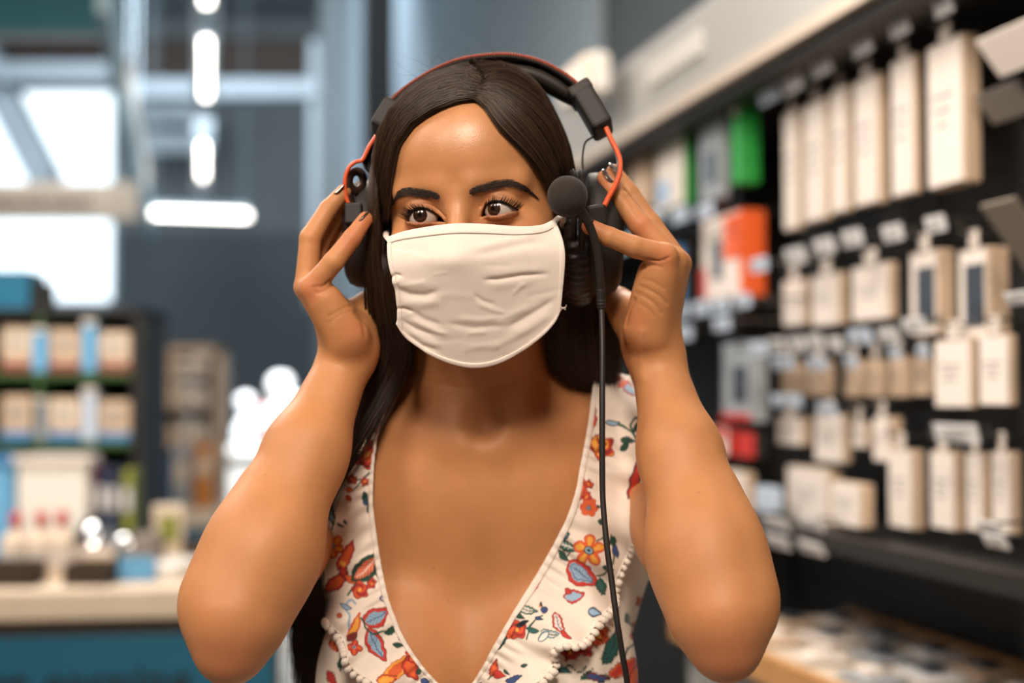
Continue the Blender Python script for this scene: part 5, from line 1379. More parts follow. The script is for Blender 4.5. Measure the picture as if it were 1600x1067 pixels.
GL = {
 0.0: [R0_] + [hs(x, y, .003) for x, y in ((722,160),(700,168),(678,179),(655,192),(638,210),(626,230),(620,252),(618,280),(615,310),(612,345),(608,372))] + TAIL_L0,
 0.30: [hs(744, 148)] + [hs(x, y, .006) for x, y in ((722,143),(690,152),(660,170),(636,192),(618,222),(608,255),(604,300),(601,350))] + [P(598, 400, 1.15)] + [(a*.68 + b*.32) for a, b in zip(TAIL_L0[1:], TAIL_L1)],
 0.65: [hs(750, 134)] + [hs(x, y, .008) for x, y in ((722,124),(690,132),(655,150),(628,175),(608,208))] + [P(594, 245, 1.135), P(589, 290, 1.130), P(587, 350, 1.130), P(586, 400, 1.138)] + [(a*.33 + b*.67) for a, b in zip(TAIL_L0[1:], TAIL_L1)],
 1.0: [R2_, P(735, 99, 1.165), P(700, 106, 1.165), P(657, 127, 1.162), P(622, 156, 1.16), P(603, 190, 1.155), P(588, 228, 1.150), P(580, 260, 1.145), P(579, 291, 1.140), P(580, 333, 1.138), P(580, 385, 1.140)] + TAIL_L1,
 1.5: [H(.004, .03, .122), H(-.03, .05, .112), H(-.062, .06, .075), H(-.076, .06, .02), H(-.074, .06, -.04), P(590, 500, 1.25), P(592, 560, 1.27), P(600, 640, 1.31), P(600, 740, 1.355), P(605, 860, 1.37), P(605, 1000, 1.365)],
 2.0: [R3_, H(0, .085, .095), H(0, .108, .05), H(0, .112, 0), H(0, .10, -.05), H(0, .095, -.10), P(745, 560, 1.305), P(745, 640, 1.345), P(745, 740, 1.385), P(745, 860, 1.395), P(745, 1000, 1.385)],
}
TAIL_R0 = [P(872, 385, 1.16), P(871, 430, 1.172), P(869, 480, 1.185), P(863, 525, 1.192), P(868, 560, 1.20), P(884, 592, 1.215), P(892, 610, 1.225)]
TAIL_R1 = [P(905, 385, 1.205), P(925, 440, 1.212), P(944, 492, 1.22), P(957, 530, 1.225), P(958, 565, 1.235), P(948, 600, 1.245), P(938, 640, 1.26)]
GR = {
 0.0: [R0_] + [hs(x, y, .003) for x, y in ((752,167),(764,184),(776,202),(793,219),(812,237),(829,259),(841,277),(851,292),(860,315),(866,340))] + TAIL_R0,
 0.35: [hs(746, 146)] + [hs(x, y, .006) for x, y in ((768,152),(792,170),(815,194),(835,220),(852,250),(864,285))] + [P(876, 325, 1.165)] + [(a*.65 + b*.35) for a, b in zip(TAIL_R0, TAIL_R1)],
 0.7: [hs(752, 132)] + [hs(x, y, .008) for x, y in ((780,128),(812,142),(838,165),(858,195))] + [P(876, 235, 1.165), P(884, 280, 1.172), P(891, 325, 1.18)] + [(a*.3 + b*.7) for a, b in zip(TAIL_R0, TAIL_R1)],
 1.0: [R2_, P(790, 99, 1.17), P(822, 115, 1.17), P(850, 145, 1.17), P(872, 188, 1.175), P(886, 228, 1.178), P(892, 275, 1.182), P(896, 325, 1.19)] + TAIL_R1,
 1.5: [H(.008, .03, .122), H(.035, .05, .112), H(.064, .06, .075), H(.078, .06, .02), H(.076, .06, -.04), P(925, 480, 1.26), P(930, 540, 1.28), P(925, 640, 1.32), P(910, 740, 1.36), P(900, 860, 1.375), P(900, 1000, 1.37)],
 2.0: [R3_, H(0, .085, .095), H(0, .108, .05), H(0, .112, 0), H(0, .10, -.05), H(0, .095, -.10), P(745, 560, 1.305), P(745, 640, 1.345), P(745, 740, 1.385), P(745, 860, 1.395), P(745, 1000, 1.385)],
}
def family(G):
    us = sorted(G); A = np.stack([guide(G[q]) for q in us])
    def f(u):
        u = np.clip(np.asarray(u), us[0], us[-1]); i = np.clip(np.searchsorted(us, u, side='right') - 1, 0, len(us) - 2)
        a = ((u - np.array(us)[i]) / (np.array(us)[i+1] - np.array(us)[i]))[:, None, None]
        return A[i] * (1 - a) + A[i+1] * a
    return f
FL, FR = family(GL), family(GR)
def hair_material(name, attr):
    m = mat(name, (30, 21, 16), .44, spec=.32, attr=attr)
    b = m.node_tree.nodes['Principled BSDF']; b.inputs['Anisotropic'].default_value = .5
    b.inputs['Sheen Weight'].default_value = 0.0
    return m
M_hair = hair_material('dark_brown_hair', 'strand_tone'); M_hairbase = mat('hair_underlayer', (16, 11, 9), .8, spec=.1)
HAIR = None
tt = np.linspace(0, 1, KS)
for f, nm in ((FL, 'left'), (FR, 'right')):
    ug = np.linspace(0.0, 2, 90); A = f(ug); ln = np.minimum(1, tt/.35)
    fr_ = np.clip((tt - .28)/.25, 0, 1)[None, :, None]; cA = A[:45].mean(0, keepdims=True)
    A[:46] = A[:46] + (cA - A[:46])*.22*fr_; A = push(A, .0010)
    o = grid_mesh('hair' if HAIR is None else 'hair_underlayer', A, M_hairbase, PERSON if HAIR is None else HAIR, .0010)
    if HAIR is None: HAIR = o; o['label'] = 'long straight dark brown hair parted in the middle'
def strands(f, n, u0, u1, w, name, spread, off0=.0024, offj=.0050, seed=0, skew=1.0):
    r = np.random.default_rng(seed)
    uu = u0 + (u1 - u0) * r.random(n) ** skew
    A = f(uu)
    # clumps: neighbouring strands share a wander
    nc = 70; cu = np.sort(r.uniform(u0, u1, nc)); ci = np.argmin(np.abs(uu[:, None] - cu[None]), 1)
    cw = r.normal(0, 1, (nc, 3, 3)); ph = r.uniform(0, 6.28, (nc, 3))
    free = np.clip((tt - .30) / .4, 0, 1)[None, :, None]
    wander = np.stack([np.sin(tt[None]*3.3*(q+1) + ph[ci][:, q:q+1]) for q in range(3)], -1)         # n,K,3
    A = A + np.einsum('nkq,nqd->nkd', wander, cw[ci]) * spread * .22 * (free + .06)
    A[:, 0] += r.normal(0, .0010, (n, 3)); A[:, 1] += r.normal(0, .0006, (n, 3))
    jit = r.normal(0, 1, (n, 1, 3)) * spread * .45; A = A + jit * (free + .05)
    A = A + np.sin(tt[None, :, None] * r.uniform(4, 9, (n, 1, 1)) + r.uniform(0, 6.3, (n, 1, 3))) * .0007 * np.minimum(1, tt/.1)[None, :, None]
    off = off0 + offj * r.random(n)[:, None] * np.minimum(1, .35 + tt/.10)[None] + .0 * tt[None]
    A = push(A, off)
    cut = r.uniform(.93, 1.0, n)                                # uneven ends
    idx = np.linspace(0, 1, KS)[None] * cut[:, None] * (KS - 1); i0 = np.minimum(idx.astype(int), KS - 2); fr = (idx - i0)[..., None]
    A = A[np.arange(n)[:, None], i0] * (1 - fr) + A[np.arange(n)[:, None], i0 + 1] * fr
    base = np.array(lin((42, 29, 21))[:3]); g = r.uniform(.25, 1.0, (n, 1)) ** 1.6 * 2.4 + .12; warm = r.uniform(0, .4, (n, 1)); cols = base * g * (1 + warm * np.array([.35, .1, -.1]))
    o = ribbons(A, w * r.uniform(.7, 1.3, n), name, M_hair, HAIR, colors=np.clip(cols, 0, 1), kind='stuff'); return o
strands(FL, 4200, 0.0, 1.06, .00024, 'hair_strands', .0075, seed=1)
strands(FR, 3600, 0.0, 1.06, .00024, 'hair_strands', .0075, seed=2)
strands(FL, 700, 1.0, 2.0, .0006, 'hair_strands', .012, seed=3)
strands(FR, 700, 1.0, 2.0, .0006, 'hair_strands', .012, seed=4)
# fine hairs along the hairline and flyaways
strands(FL, 300, 0.0, 0.05, .00018, 'fine_hairs', .004, off0=.0008, offj=.003, seed=5)
strands(FR, 300, 0.0, 0.05, .00018, 'fine_hairs', .004, off0=.0008, offj=.003, seed=6)
fl = []
for q in range(90):
    s_ = -1 if rng.random() < .6 else 1; yy = rng.uniform(-.04, .06); a0 = rng.uniform(-.6, .6)
    p0 = H(math.sin(a0)*.060, yy, .085 + .03*math.cos(a0)); p0 = push(p0[None], .006)[0]
    d = Hd(rng.normal(0, .8), rng.normal(0, .5), rng.uniform(.1, .7)); d /= np.linalg.norm(d); d2 = Hd(rng.normal(0, 1), rng.normal(0, .5), rng.normal(0, .5)); L_ = rng.uniform(.015, .05)
    fl.append([p0 + d*L_*t*.5 + d2*L_*t*t*.7 for t in np.linspace(0, 1, 12)])
ribbons(fl, .00007, 'flyaway_hairs', mat('flyaway_hair', (70, 52, 40), .5), HAIR, kind='stuff')
# ------------------------------------------------------------------ headset
HS = empty('headset', P(760, 95, 1.185)); tag(HS, 'black gaming headset with orange edging and boom microphone, held on with both hands', 'headset')
M_hsblack = mat('headset_black', (29, 25, 22), .6, noise=(60, .08)); M_rub = mat('soft_black_rubber', (40, 34, 30), .62, bump=(900, .08, .0003))
M_pad = mat('black_leatherette', (22, 18, 17), .38, bump=(140, .25, .0012)); M_orangeM = mat('orange_metal', (226, 92, 48), .35, spec=.6)
M_frame = mat('dark_bronze_metal', (74, 52, 44), .4, metal=.35); M_foam = mat('mic_foam', (44, 38, 34), .95, bump=(1500, .5, .0006), sheen=.1)
M_cable = mat('black_cable', (30, 25, 23), .5)
DB = 1.186
arc = spline([P(x, y, DB) for x, y in ((606,176),(622,158),(644,140),(678,119),(717,103),(757,96),(799,95),(841,104),(875,121),(904,143),(922,162))], 90)
# outer band: flat strip, 30 mm front to back
prof = np.array([(-.5, -1), (.5, -1), (.85, -.8), (.85, .8), (.5, 1), (-.5, 1), (-.85, .8), (-.85, -.8)])
def band(name, path, th_, wid, material, parent, center=None):
    path = np.asarray(path); t = np.gradient(path, axis=0); t /= np.linalg.norm(t, axis=1)[:, None]
    yax = np.array([0, 1.0, 0]); V = []; n = len(prof)
    th_ = np.broadcast_to(th_, (len(path),)); wid = np.broadcast_to(wid, (len(path),))
    for i in range(len(path)):
        r = np.cross(t[i], yax); r /= np.linalg.norm(r); b = np.cross(r, t[i])
        for a, c in prof: V.append(path[i] + r*a*th_[i] + b*c*wid[i])
    F = []
    for i in range(len(path)-1):
        for j in range(n): F.append([i*n+j, i*n+(j+1) % n, (i+1)*n+(j+1) % n, (i+1)*n+j])
    F.append(list(range(n))[::-1]); F.append([(len(path)-1)*n+j for j in range(n)])
    o = mesh_np(name, V, F, material, parent); return o
band('headband', arc, .0022, .0160, M_rub, HS)
# padding beneath, thick in the middle
Cn = P(752, 330, DB)
q = np.linspace(-1, 1, 90); inw = (Cn - arc); inw /= np.linalg.norm(inw, axis=1)[:, None]
pt_ = .0078 * (1 - np.abs(q)**6*.75) * (.30 + .70*np.clip((q + .1)/.45, 0, 1))
padp = arc + inw * (.0022 + pt_[:, None] * .95)
V, F = sweep(padp, pt_, n=16, up=(0, 1, 0)); V = V.reshape(90, 16, 3)
ctr = V.mean(1, keepdims=True); V[..., 1] = ctr[..., 1] + (V[..., 1] - ctr[..., 1]) * 1.9
mesh_np('headband_padding', V.reshape(-1, 3), F, M_rub, HS)
# braided orange trim along the front edge
def braid(name, yo, parent):
    n = 900; t = np.linspace(0, 1, n); L_ = np.linspace(0, 1, 90)
    pth = np.stack([np.interp(t, L_, arc[:, k]) for k in range(3)], 1) - inw[np.minimum((t*89).astype(int), 89)] * .0016 + np.array([0, yo, 0])
    per = np.arange(n) % 9; rad = .0011 + .00045*np.sin(per/9*math.pi); V, F = sweep(pth, rad, n=8, up=(0, 1, 0))
    o = mesh_np(name, V, F, mat('braid', attr='braid_tone', rough=.7), parent)
    c = np.where((per < 5)[:, None], np.array(lin((186, 84, 58))), np.array(lin((70, 34, 28)))); ca = o.data.color_attributes.new('braid_tone', 'FLOAT_COLOR', 'POINT'); ca.data.foreach_set('color', np.repeat(c, 8, axis=0).astype(np.float32).ravel())
    o['label'] = 'orange braided trim on the headband'; return o
braid('braided_trim', -.0155, HS)
braid('braided_trim', .0155, HS)
# slider blocks
def block(name, p0, p1, w, dep, material, parent, bev=.004, taper=1.0):
    p0, p1 = np.asarray(p0), np.asarray(p1); ax = p1 - p0; L_ = np.linalg.norm(ax); z = ax / L_; y = np.array([0, 1.0, 0]); y = y - (y @ z)*z; y /= np.linalg.norm(y); x = np.cross(y, z)
    bm = new_bm(); r = bmesh.ops.create_cube(bm, size=1.0)
    for v_ in r['verts']:
        k = taper if v_.co.z > 0 else 1.0; v_.co.x *= w*k; v_.co.y *= dep*k; v_.co.z *= L_
    bmesh.ops.bevel(bm, geom=bm.edges[:], offset=bev, segments=3, affect='EDGES', profile=.5)
    M = Matrix([[x[k], y[k], z[k], ((p0+p1)/2)[k]] for k in range(3)] + [[0, 0, 0, 1]])
    bmesh.ops.transform(bm, matrix=M, verts=bm.verts); bmesh.ops.recalc_face_normals(bm, faces=bm.faces[:])
    me = bpy.data.meshes.new(name); bm.to_mesh(me); bm.free()
    me.polygons.foreach_set('use_smooth', np.zeros(len(me.polygons), bool)); return link(name, me, material, parent)
block('slider_block', P(909, 146, 1.180), P(944, 206, 1.168), .0185, .030, M_hsblack, HS, .004)
block('slider_block', P(617, 163, 1.182), P(590, 207, 1.176), .0160, .030, M_hsblack, HS, .004)
block('slider_collar', P(903, 140, 1.183), P(914, 156, 1.180), .0205, .033, M_rub, HS, .003)
# yokes
def yoke_strip(name, outer, inner, d_out, d_in, th_, material, parent):
    """curved metal plate between two pixel outlines"""
    n = 60; o_ = spline(np.array(outer, float), n); i_ = spline(np.array(inner, float), n)
    if not np.isscalar(d_out): d_out = np.linspace(*d_out, n)
    else: d_out = np.full(n, d_out)
    if not np.isscalar(d_in): d_in = np.linspace(*d_in, n)
    else: d_in = np.full(n, d_in)
    A = np.stack([np.stack([P(x, y, d) for (x, y), d in zip(i_*.5+o_*.5, (d_out+d_in)/2)])]*3, 1)
    A[:, 0] = [P(x, y, d) for (x, y), d in zip(o_, d_out)]; A[:, 2] = [P(x, y, d) for (x, y), d in zip(i_, d_in)]
    return grid_mesh(name, A, material, parent, th_)
    A = np.stack([np.stack([P(x, y, d_out) for x, y in o_]), np.stack([P(x, y, (d_out+d_in)/2) for x, y in (o_+i_)/2]), np.stack([P(x, y, d_in) for x, y in i_])], 1)
    return grid_mesh(name, A, material, parent, th_)
# image right: seen edge on, orange edge and dark flank
EO = [(947, 200), (955, 218), (964, 236), (969, 252), (968, 272), (961, 290), (951, 308), (944, 322)]
yk = yoke_strip('yoke', EO, [(945, 200), (952, 219), (960, 237), (965, 253), (964, 272), (958, 289), (949, 306), (943, 320)], (1.152, 1.112), (1.176, 1.130), .0016, mat('steel_flank', (150, 150, 160), .35, metal=.7), HS)
e_ = tube('yoke_edge', np.array([P(x, y, d) for (x, y), d in zip(spline(np.array(EO, float), 60), np.linspace(1.151, 1.111, 60))]), .0019, M_orangeM, yk, n=10, flat=1.2); e_['label'] = 'bright orange yoke edge'
block('yoke_bracket', P(931, 320, 1.114), P(936, 352, 1.116), .0140, .012, M_hsblack, HS, .002)
block('yoke_bracket', P(553, 318, 1.140), P(553, 352, 1.138), .0140, .012, M_hsblack, HS, .002)
# image left: plate turned towards us with a round hole
OL = [(588, 212), (577, 229), (566, 250), (556, 253), (546, 261), (540, 276), (539, 292), (541, 308), (547, 324)]
def ring_plate(name, c, r0, r1, d0, slope, th_, material, parent, n=40):
    V = []; F = []
    for k, r in enumerate((r0, (r0+r1)/2, r1)):
        for i in range(n):
            a = 2*math.pi*i/n; x = c[0] + r*math.cos(a)*.82; y = c[1] + r*math.sin(a)*1.15; V.append(P(x, y, d0 + (x - 540)*slope))
    for k in range(2):
        for i in range(n): F.append([k*n+i, k*n+(i+1) % n, (k+1)*n+(i+1) % n, (k+1)*n+i])
    o = mesh_np(name, V, F, material, parent); s_ = o.modifiers.new('plate', 'SOLIDIFY'); s_.thickness = th_; s_.offset = 0; return o
yl = ring_plate('yoke', (556.5, 283), 7.5, 19, 1.150, .0006, .0018, M_frame, HS)
yoke_strip('yoke_arm', [(588, 212), (577, 229), (567, 249), (570, 262)], [(600, 216), (589, 236), (580, 256), (577, 272)], 1.152, 1.176, .0016, M_frame, yl)
yoke_strip('yoke_arm', [(541, 290), (542, 305), (547, 324)], [(549, 296), (552, 308), (556, 324)], 1.150, 1.156, .0016, M_frame, yl)
e_ = tube('yoke_edge', spline([P(x, y, 1.149) for x, y in OL], 60), .0017, M_orangeM, yl, n=10); e_['label'] = 'bright orange yoke edge'
# ear cups
def cup(name, cpx, d, rz_, ry_, dep, out, tilt, parent, material, cush=True, sgn=1):
    """oval cup, axis along +-x (sgn = outwards), profile revolved then stretched to an oval"""
    c = P(*cpx, d)
    prof_ = [(0, dep), (.55, dep*.99), (.80, dep*.94), (.93, dep*.80), (.99, dep*.55), (1.0, dep*.25), (.99, 0), (.93, -.002), (0, -.002)]
    bm = new_bm(); bm_lathe(bm, prof_, n=48)
    R = Euler((0, sgn*math.pi/2, 0)).to_matrix()
    for v_ in bm.verts:
        x, y, z = v_.co; v_.co = Vector((x*rz_, y*ry_, z))
    bmesh.ops.transform(bm, matrix=Matrix.Translation(Vector(c)) @ Euler((0, tilt, 0)).to_matrix().to_4x4() @ R.to_4x4(), verts=bm.verts)
    bmesh.ops.recalc_face_normals(bm, faces=bm.faces[:]); me = bpy.data.meshes.new(name); bm.to_mesh(me); bm.free()
    me.polygons.foreach_set('use_smooth', np.ones(len(me.polygons), bool)); return link(name, me, material, parent), c
cR, cc = cup('ear_cup', (920, 366), 1.170, .0505, .042, .0275, 0, 0, HS, M_hsblack); cR['label'] = 'black ear cup carrying the microphone'
cL, cl = cup('ear_cup', (583, 366), 1.190, .0450, .040, .0235, 0, 0, HS, M_rub, sgn=-1); cL['label'] = 'black ear cup behind the far hand'
# cushions: oval rings with gathered leather
def cushion(name, c, ry_, rz_, r, sgn, parent):
    n, m = 160, 16; V = []; F = []
    for i in range(n):
        a = 2*math.pi*i/n; rr_ = r*(1 + .07*math.sin(a*38 + math.sin(a*5)*2)*max(0, .4 + .6*abs(math.sin(a*2.3))))
        for j in range(m):
            b = 2*math.pi*j/m; V.append(c + np.array([math.sin(b)*rr_*1.25, math.cos(a)*(ry_ + math.cos(b)*rr_), math.sin(a)*(rz_ + math.cos(b)*rr_)]))
    for i in range(n):
        for j in range(m): F.append([i*m+j, i*m+(j+1) % m, ((i+1) % n)*m+(j+1) % m, ((i+1) % n)*m+j])
    return mesh_np(name, V, F, M_pad, parent)
cushion('ear_cushion', P(903, 390, 1.172), .030, .036, .0105, 1, cR)
cushion('ear_cushion', P(592, 366, 1.190), .028, .034, .0090, -1, cL)
def disc(name, px, py, d, r, th_, material, parent):
    bm = new_bm(); bm_cyl(bm, P(px, py, d) - (th_/2, 0, 0), P(px, py, d) + (th_/2, 0, 0), r, n=32)
    bmesh.ops.bevel(bm, geom=[e for e in bm.edges if abs(e.calc_length() - th_) > 1e-4], offset=min(.0015, th_*.4), segments=2, affect='EDGES')
    me = bpy.data.meshes.new(name); bmesh.ops.recalc_face_normals(bm, faces=bm.faces[:]); bm.to_mesh(me); bm.free(); me.polygons.foreach_set('use_smooth', np.ones(len(me.polygons), bool)); return link(name, me, material, parent)
disc('hinge_disc', 895, 330, 1.155, .0345, .0042, M_hsblack, cR)
disc('hinge_disc', 907, 334, 1.150, .0360, .0050, M_hsblack, cR)
# microphone on its boom
mc = P(886, 307, 1.078); bm = new_bm(); bmesh.ops.create_uvsphere(bm, u_segments=48, v_segments=32, radius=.0158, matrix=Matrix.Translation(Vector(mc)))
for v_ in bm.verts:
    if v_.co.x < mc[0] - .004: v_.co.x += (mc[0] - .004 - v_.co.x)*.06
me = bpy.data.meshes.new('microphone_foam'); bm.to_mesh(me); bm.free(); me.polygons.foreach_set('use_smooth', np.ones(len(me.polygons), bool)); mf = link('microphone_foam', me, M_foam, HS); mf['label'] = 'round black foam microphone windshield'
bp2 = spline([P(893, 318, 1.078), P(907, 330, 1.082), P(919, 348, 1.088), P(929, 375, 1.094), P(935, 405, 1.100), P(938, 435, 1.106), P(939, 462, 1.112)], 50)
tube('microphone_boom', bp2, np.interp(np.linspace(0, 1, 50), [0, .12, .3, 1], [.0052, .0040, .0034, .0031]), M_rub, HS, n=14)
pl_ = P(938.5, 452, 1.110), P(939.5, 484, 1.112)
pg = np.linspace(0, 1, 24)[:, None] * (pl_[1] - pl_[0]) + pl_[0]
tube('cable_plug', pg, .0036 + .0005*(np.arange(24) % 4 < 2)*(np.arange(24) > 12) - .0010*np.clip(np.arange(24)-18, 0, 9)/6, M_hsblack, HS, n=14)
cp_ = spline([P(939.5, 480, 1.112), P(941, 540, 1.100), P(941, 600, 1.092), P(941, 660, 1.086), P(941, 720, 1.082), P(942, 780, 1.078), P(948, 850, 1.070), P(956, 910, 1.064), P(964, 970, 1.058), P(972, 1020, 1.056), P(981, 1080, 1.056), P(985, 1250, 1.06), P(975, 1600, 1.09), P(960, 1950, 1.12)], 160)
tube('cable', cp_, .0023, M_cable, HS, n=10)
tube('link_wire', spline([P(934, 206, 1.168), P(926, 214, 1.165), P(915, 222, 1.160), P(911, 238, 1.156), P(910, 255, 1.154), P(911, 272, 1.152)], 40), .0009, M_cable, HS, n=8)
# ------------------------------------------------------------------ dress
VIN_L = [(612, 585), (606, 612), (600, 640), (590, 680), (585, 720), (583, 755), (583, 790), (587, 825), (592, 860), (598, 895), (605, 930), (614, 958), (627, 990), (645, 1022), (668, 1052), (690, 1075), (715, 1098)]
VIN_R = [(930, 578), (926, 605), (922, 640), (914, 690), (908, 720), (900, 765), (886, 808), (868, 845), (849, 880), (830, 912), (808, 948), (788, 982), (770, 1014), (754, 1044), (740, 1066), (728, 1084), (715, 1098)]
tors = [p for p in body]
dx_ = axis_grid(-.26, .26, [(-.26, .0035), (.26, .0035)]); dy_ = axis_grid(1.02, 1.46, [(1.0, .0035), (1.5, .006)]); dz_ = axis_grid(.84, 1.425, [(.8, .006), (1.05, .0035), (1.4, .0035)])
VD, FD = surface_nets(tors, dx_, dy_, dz_, extra=lambda X, G: G - .0045)
VD = relax(VD, FD, 2)
ND = vnormals(VD, FD); cx_, cy_, cd_ = unP(VD[FD].mean(1)); fn = ND[FD].mean(1)
lx = np.interp(cy_, [p[1] for p in VIN_L], [p[0] for p in VIN_L]); rx_ = np.interp(cy_, [p[1] for p in VIN_R], [p[0] for p in VIN_R])
cz = VD[FD].mean(1)[:, 2]
front = (fn[:, 1] < .25)
inV = (cx_ > lx - 9) & (cx_ < rx_ + 9) & (cy_ < 1098) & (cd_ < 1.29)
nape = (np.abs(cx_ - 760) < 150) & (cy_ < 640) & ~front
capz = cz > P(800, 588, 1.25)[2]
neckcol = (np.hypot(VD[FD].mean(1)[:, 0] - NB[0], VD[FD].mean(1)[:, 1] - NB[1]) < .085) & (cz > P(750, 650, 1.25)[2])
keepf = ~(inV | nape | neckcol) & (cz < P(800, 575, 1.25)[2]) & (cz > .86)
# keep the shoulder caps only: the arms come out through arm holes
FDk = FD[keepf]; used = np.unique(FDk); rem = -np.ones(len(VD), int); rem[used] = np.arange(len(used)); VDk = VD[used]; FDk = rem[FDk]
BVD = BVHTree.FromPolygons(VD.tolist(), FD.tolist())

# ---- flat floral print, given as motifs in photo pixels on the cloth
CB = np.array(lin((240, 226, 212))[:3])
C_ = {k: np.array(lin(v)[:3]) for k, v in dict(red=(196, 56, 44), dred=(120, 34, 34), org=(222, 98, 50), yel=(240, 170, 70), grn=(30, 74, 58), teal=(40, 96, 92), dk=(24, 34, 44), blu=(150, 182, 206), navy=(54, 76, 128), wht=(240, 230, 220), pink=(214, 96, 92)).items()}
MOT = []
def m_stem(pts, w=1.6, c='grn'): MOT.append(('s', pts, w, c))
def m_leaf(x, y, L_, W_, a, c='grn', o='dk', inner=None, vein=None): MOT.append(('l', x, y, L_, W_, a, c, o, inner, vein))
def m_flower(x, y, r, n=5, a=0., c='org', o='red', mid='dk', streak='yel', deep=.35): MOT.append(('f', x, y, r, n, a, c, o, mid, streak, deep))
def m_dot(x, y, r, c='red', o='dred'): MOT.append(('d', x, y, r, c, o))
def m_rose(x, y, r, c='red', c2='org'): MOT.append(('r', x, y, r, c, c2))
# left front
m_rose(573, 710, 25); m_leaf(591, 668, 40, 16, 75, 'red', 'dred', 'pink'); m_rose(596, 692, 13, 'org', 'yel')
m_stem([(577, 738), (566, 750), (554, 764)]); m_stem([(566, 750), (552, 748)], 1.3); m_rose(550, 749, 9); m_rose(570, 753, 7.5); m_leaf(547, 765, 15, 8, 20, 'org', 'dred'); m_leaf(545, 778, 13, 8, 50, 'org', 'dred')
m_leaf(572, 778, 22, 10, 60, 'grn'); m_leaf(579, 790, 24, 11, 110, 'teal'); m_dot(571, 785, 4, 'navy', 'dk'); m_leaf(516, 800, 44, 14, 75, 'teal', 'grn', 'blu'); m_stem([(512, 785), (522, 800), (520, 822), (512, 832)], 2); m_leaf(540, 815, 9, 5, 60, 'teal')
m_flower(518, 853, 21, 6, .3, 'org', 'red', 'dk', 'yel'); m_leaf(541, 868, 56, 19, -62, 'red', 'dred', 'org'); m_leaf(527, 908, 50, 22, -40, 'red', 'dred', 'org'); m_leaf(538, 893, 34, 14, 80, 'dred', 'dk', 'red'); m_dot(536, 880, 6, 'yel', 'red'); m_leaf(549, 905, 26, 12, 30, 'org', 'dred')
m_leaf(573, 886, 62, 34, -48, 'grn', 'dk', 'org', 'wht'); m_leaf(597, 896, 46, 18, 60, 'grn', 'dk', 'teal'); m_stem([(545, 930), (556, 912), (575, 900)], 2.2)
m_rose(563, 922, 15); m_rose(581, 912, 9); m_leaf(606, 920, 24, 11, 30, 'red', 'dred'); m_stem([(596, 922), (600, 930), (594, 936), (599, 941)], 1.6, 'navy'); m_dot(612, 905, 4)
m_stem([(545, 985), (546, 962), (540, 946), (548, 938), (556, 944)], 2.4, 'blu'); m_leaf(541, 948, 22, 9, 20, 'blu', 'navy'); m_leaf(588, 964, 46, 32, -28, 'red', 'dred', 'blu', 'navy'); m_leaf(588, 1008, 60, 28, 62, 'red', 'dred', 'blu', 'navy'); m_stem([(565, 966), (574, 984), (584, 990), (600, 986)], 2)
m_leaf(554, 980, 50, 15, -68, 'org', 'red', 'yel'); m_leaf(551, 995, 22, 12, -40, 'dred', 'dk'); m_flower(554, 1012, 12, 4, .2, 'red', 'dred', 'red', 'org'); m_leaf(612, 984, 26, 12, -30, 'grn'); m_leaf(630, 996, 26, 14, 60, 'org', 'dk', 'yel', 'dk'); m_leaf(622, 1008, 18, 8, 10, 'grn')
m_leaf(618, 1046, 52, 26, -50, 'yel', 'red', 'org'); m_leaf(642, 1044, 44, 24, 70, 'red', 'dred', 'org'); m_leaf(604, 1062, 34, 18, -10, 'org', 'dred', 'yel'); m_rose(642, 1026, 11); m_leaf(664, 1064, 16, 10, 20, 'navy'); m_leaf(648, 1020, 14, 7, 70, 'blu', 'navy'); m_leaf(690, 1078, 34, 10, 35, 'grn')
m_leaf(532, 820, 12, 6, 20, 'grn'); m_leaf(655, 1046, 18, 8, -70, 'grn'); m_dot(531, 962, 4, 'org')
# right front
m_leaf(956, 590, 40, 16, 10, 'red', 'dred'); m_leaf(985, 608, 34, 18, 40, 'red', 'dred', 'blu'); m_leaf(973, 600, 22, 10, -30, 'org', 'red'); m_leaf(923, 655, 58, 17, -80, 'red', 'dred', 'org'); m_leaf(918, 680, 24, 10, -70, 'org', 'red')
m_rose(941, 699, 21, 'red', 'yel'); m_leaf(930, 694, 30, 14, 85, 'org', 'dk', 'yel'); m_stem([(950, 660), (962, 662), (976, 668), (990, 678), (998, 692)], 2.4); m_stem([(990, 678), (986, 664), (992, 654), (1000, 656)], 2.2); m_leaf(957, 661, 24, 10, 0, 'teal', 'dk', 'blu'); m_leaf(981, 688, 26, 11, 10, 'grn'); m_leaf(976, 697, 22, 10, -50, 'grn'); m_leaf(994, 668, 18, 8, -60, 'grn')
m_leaf(995, 738, 92, 16, -72, 'dred', 'dk', 'red'); m_leaf(911, 716, 30, 10, -80, 'grn', 'dk', 'teal'); m_rose(905, 768, 15, 'org', 'red'); m_leaf(908, 757, 26, 14, -80, 'org', 'red'); m_rose(920, 757, 8); m_rose(917, 776, 8.5); m_flower(920, 793, 15, 6, .1, 'org', 'red', 'dk', 'org', .25); m_leaf(900, 790, 10, 5, -60, 'grn'); m_dot(898, 800, 3, 'grn', 'dk'); m_leaf(936, 792, 8, 5, 0, 'grn')
m_stem([(938, 812), (946, 822), (942, 838), (932, 846)], 2); m_leaf(940, 816, 14, 8, 20, 'grn'); m_leaf(948, 844, 20, 9, 60, 'grn'); m_stem([(955, 836), (958, 862), (958, 880)], 2); m_leaf(962, 862, 24, 10, 80, 'navy', 'dk'); m_leaf(958, 846, 20, 10, 100, 'grn')
m_leaf(877, 839, 30, 17, -25, 'teal', 'dk', 'navy', 'blu'); m_leaf(889, 854, 36, 16, 25, 'grn', 'dk', 'teal', 'wht'); m_leaf(880, 868, 24, 12, 50, 'grn', 'dk'); m_stem([(884, 872), (892, 862), (900, 852)], 1.6)
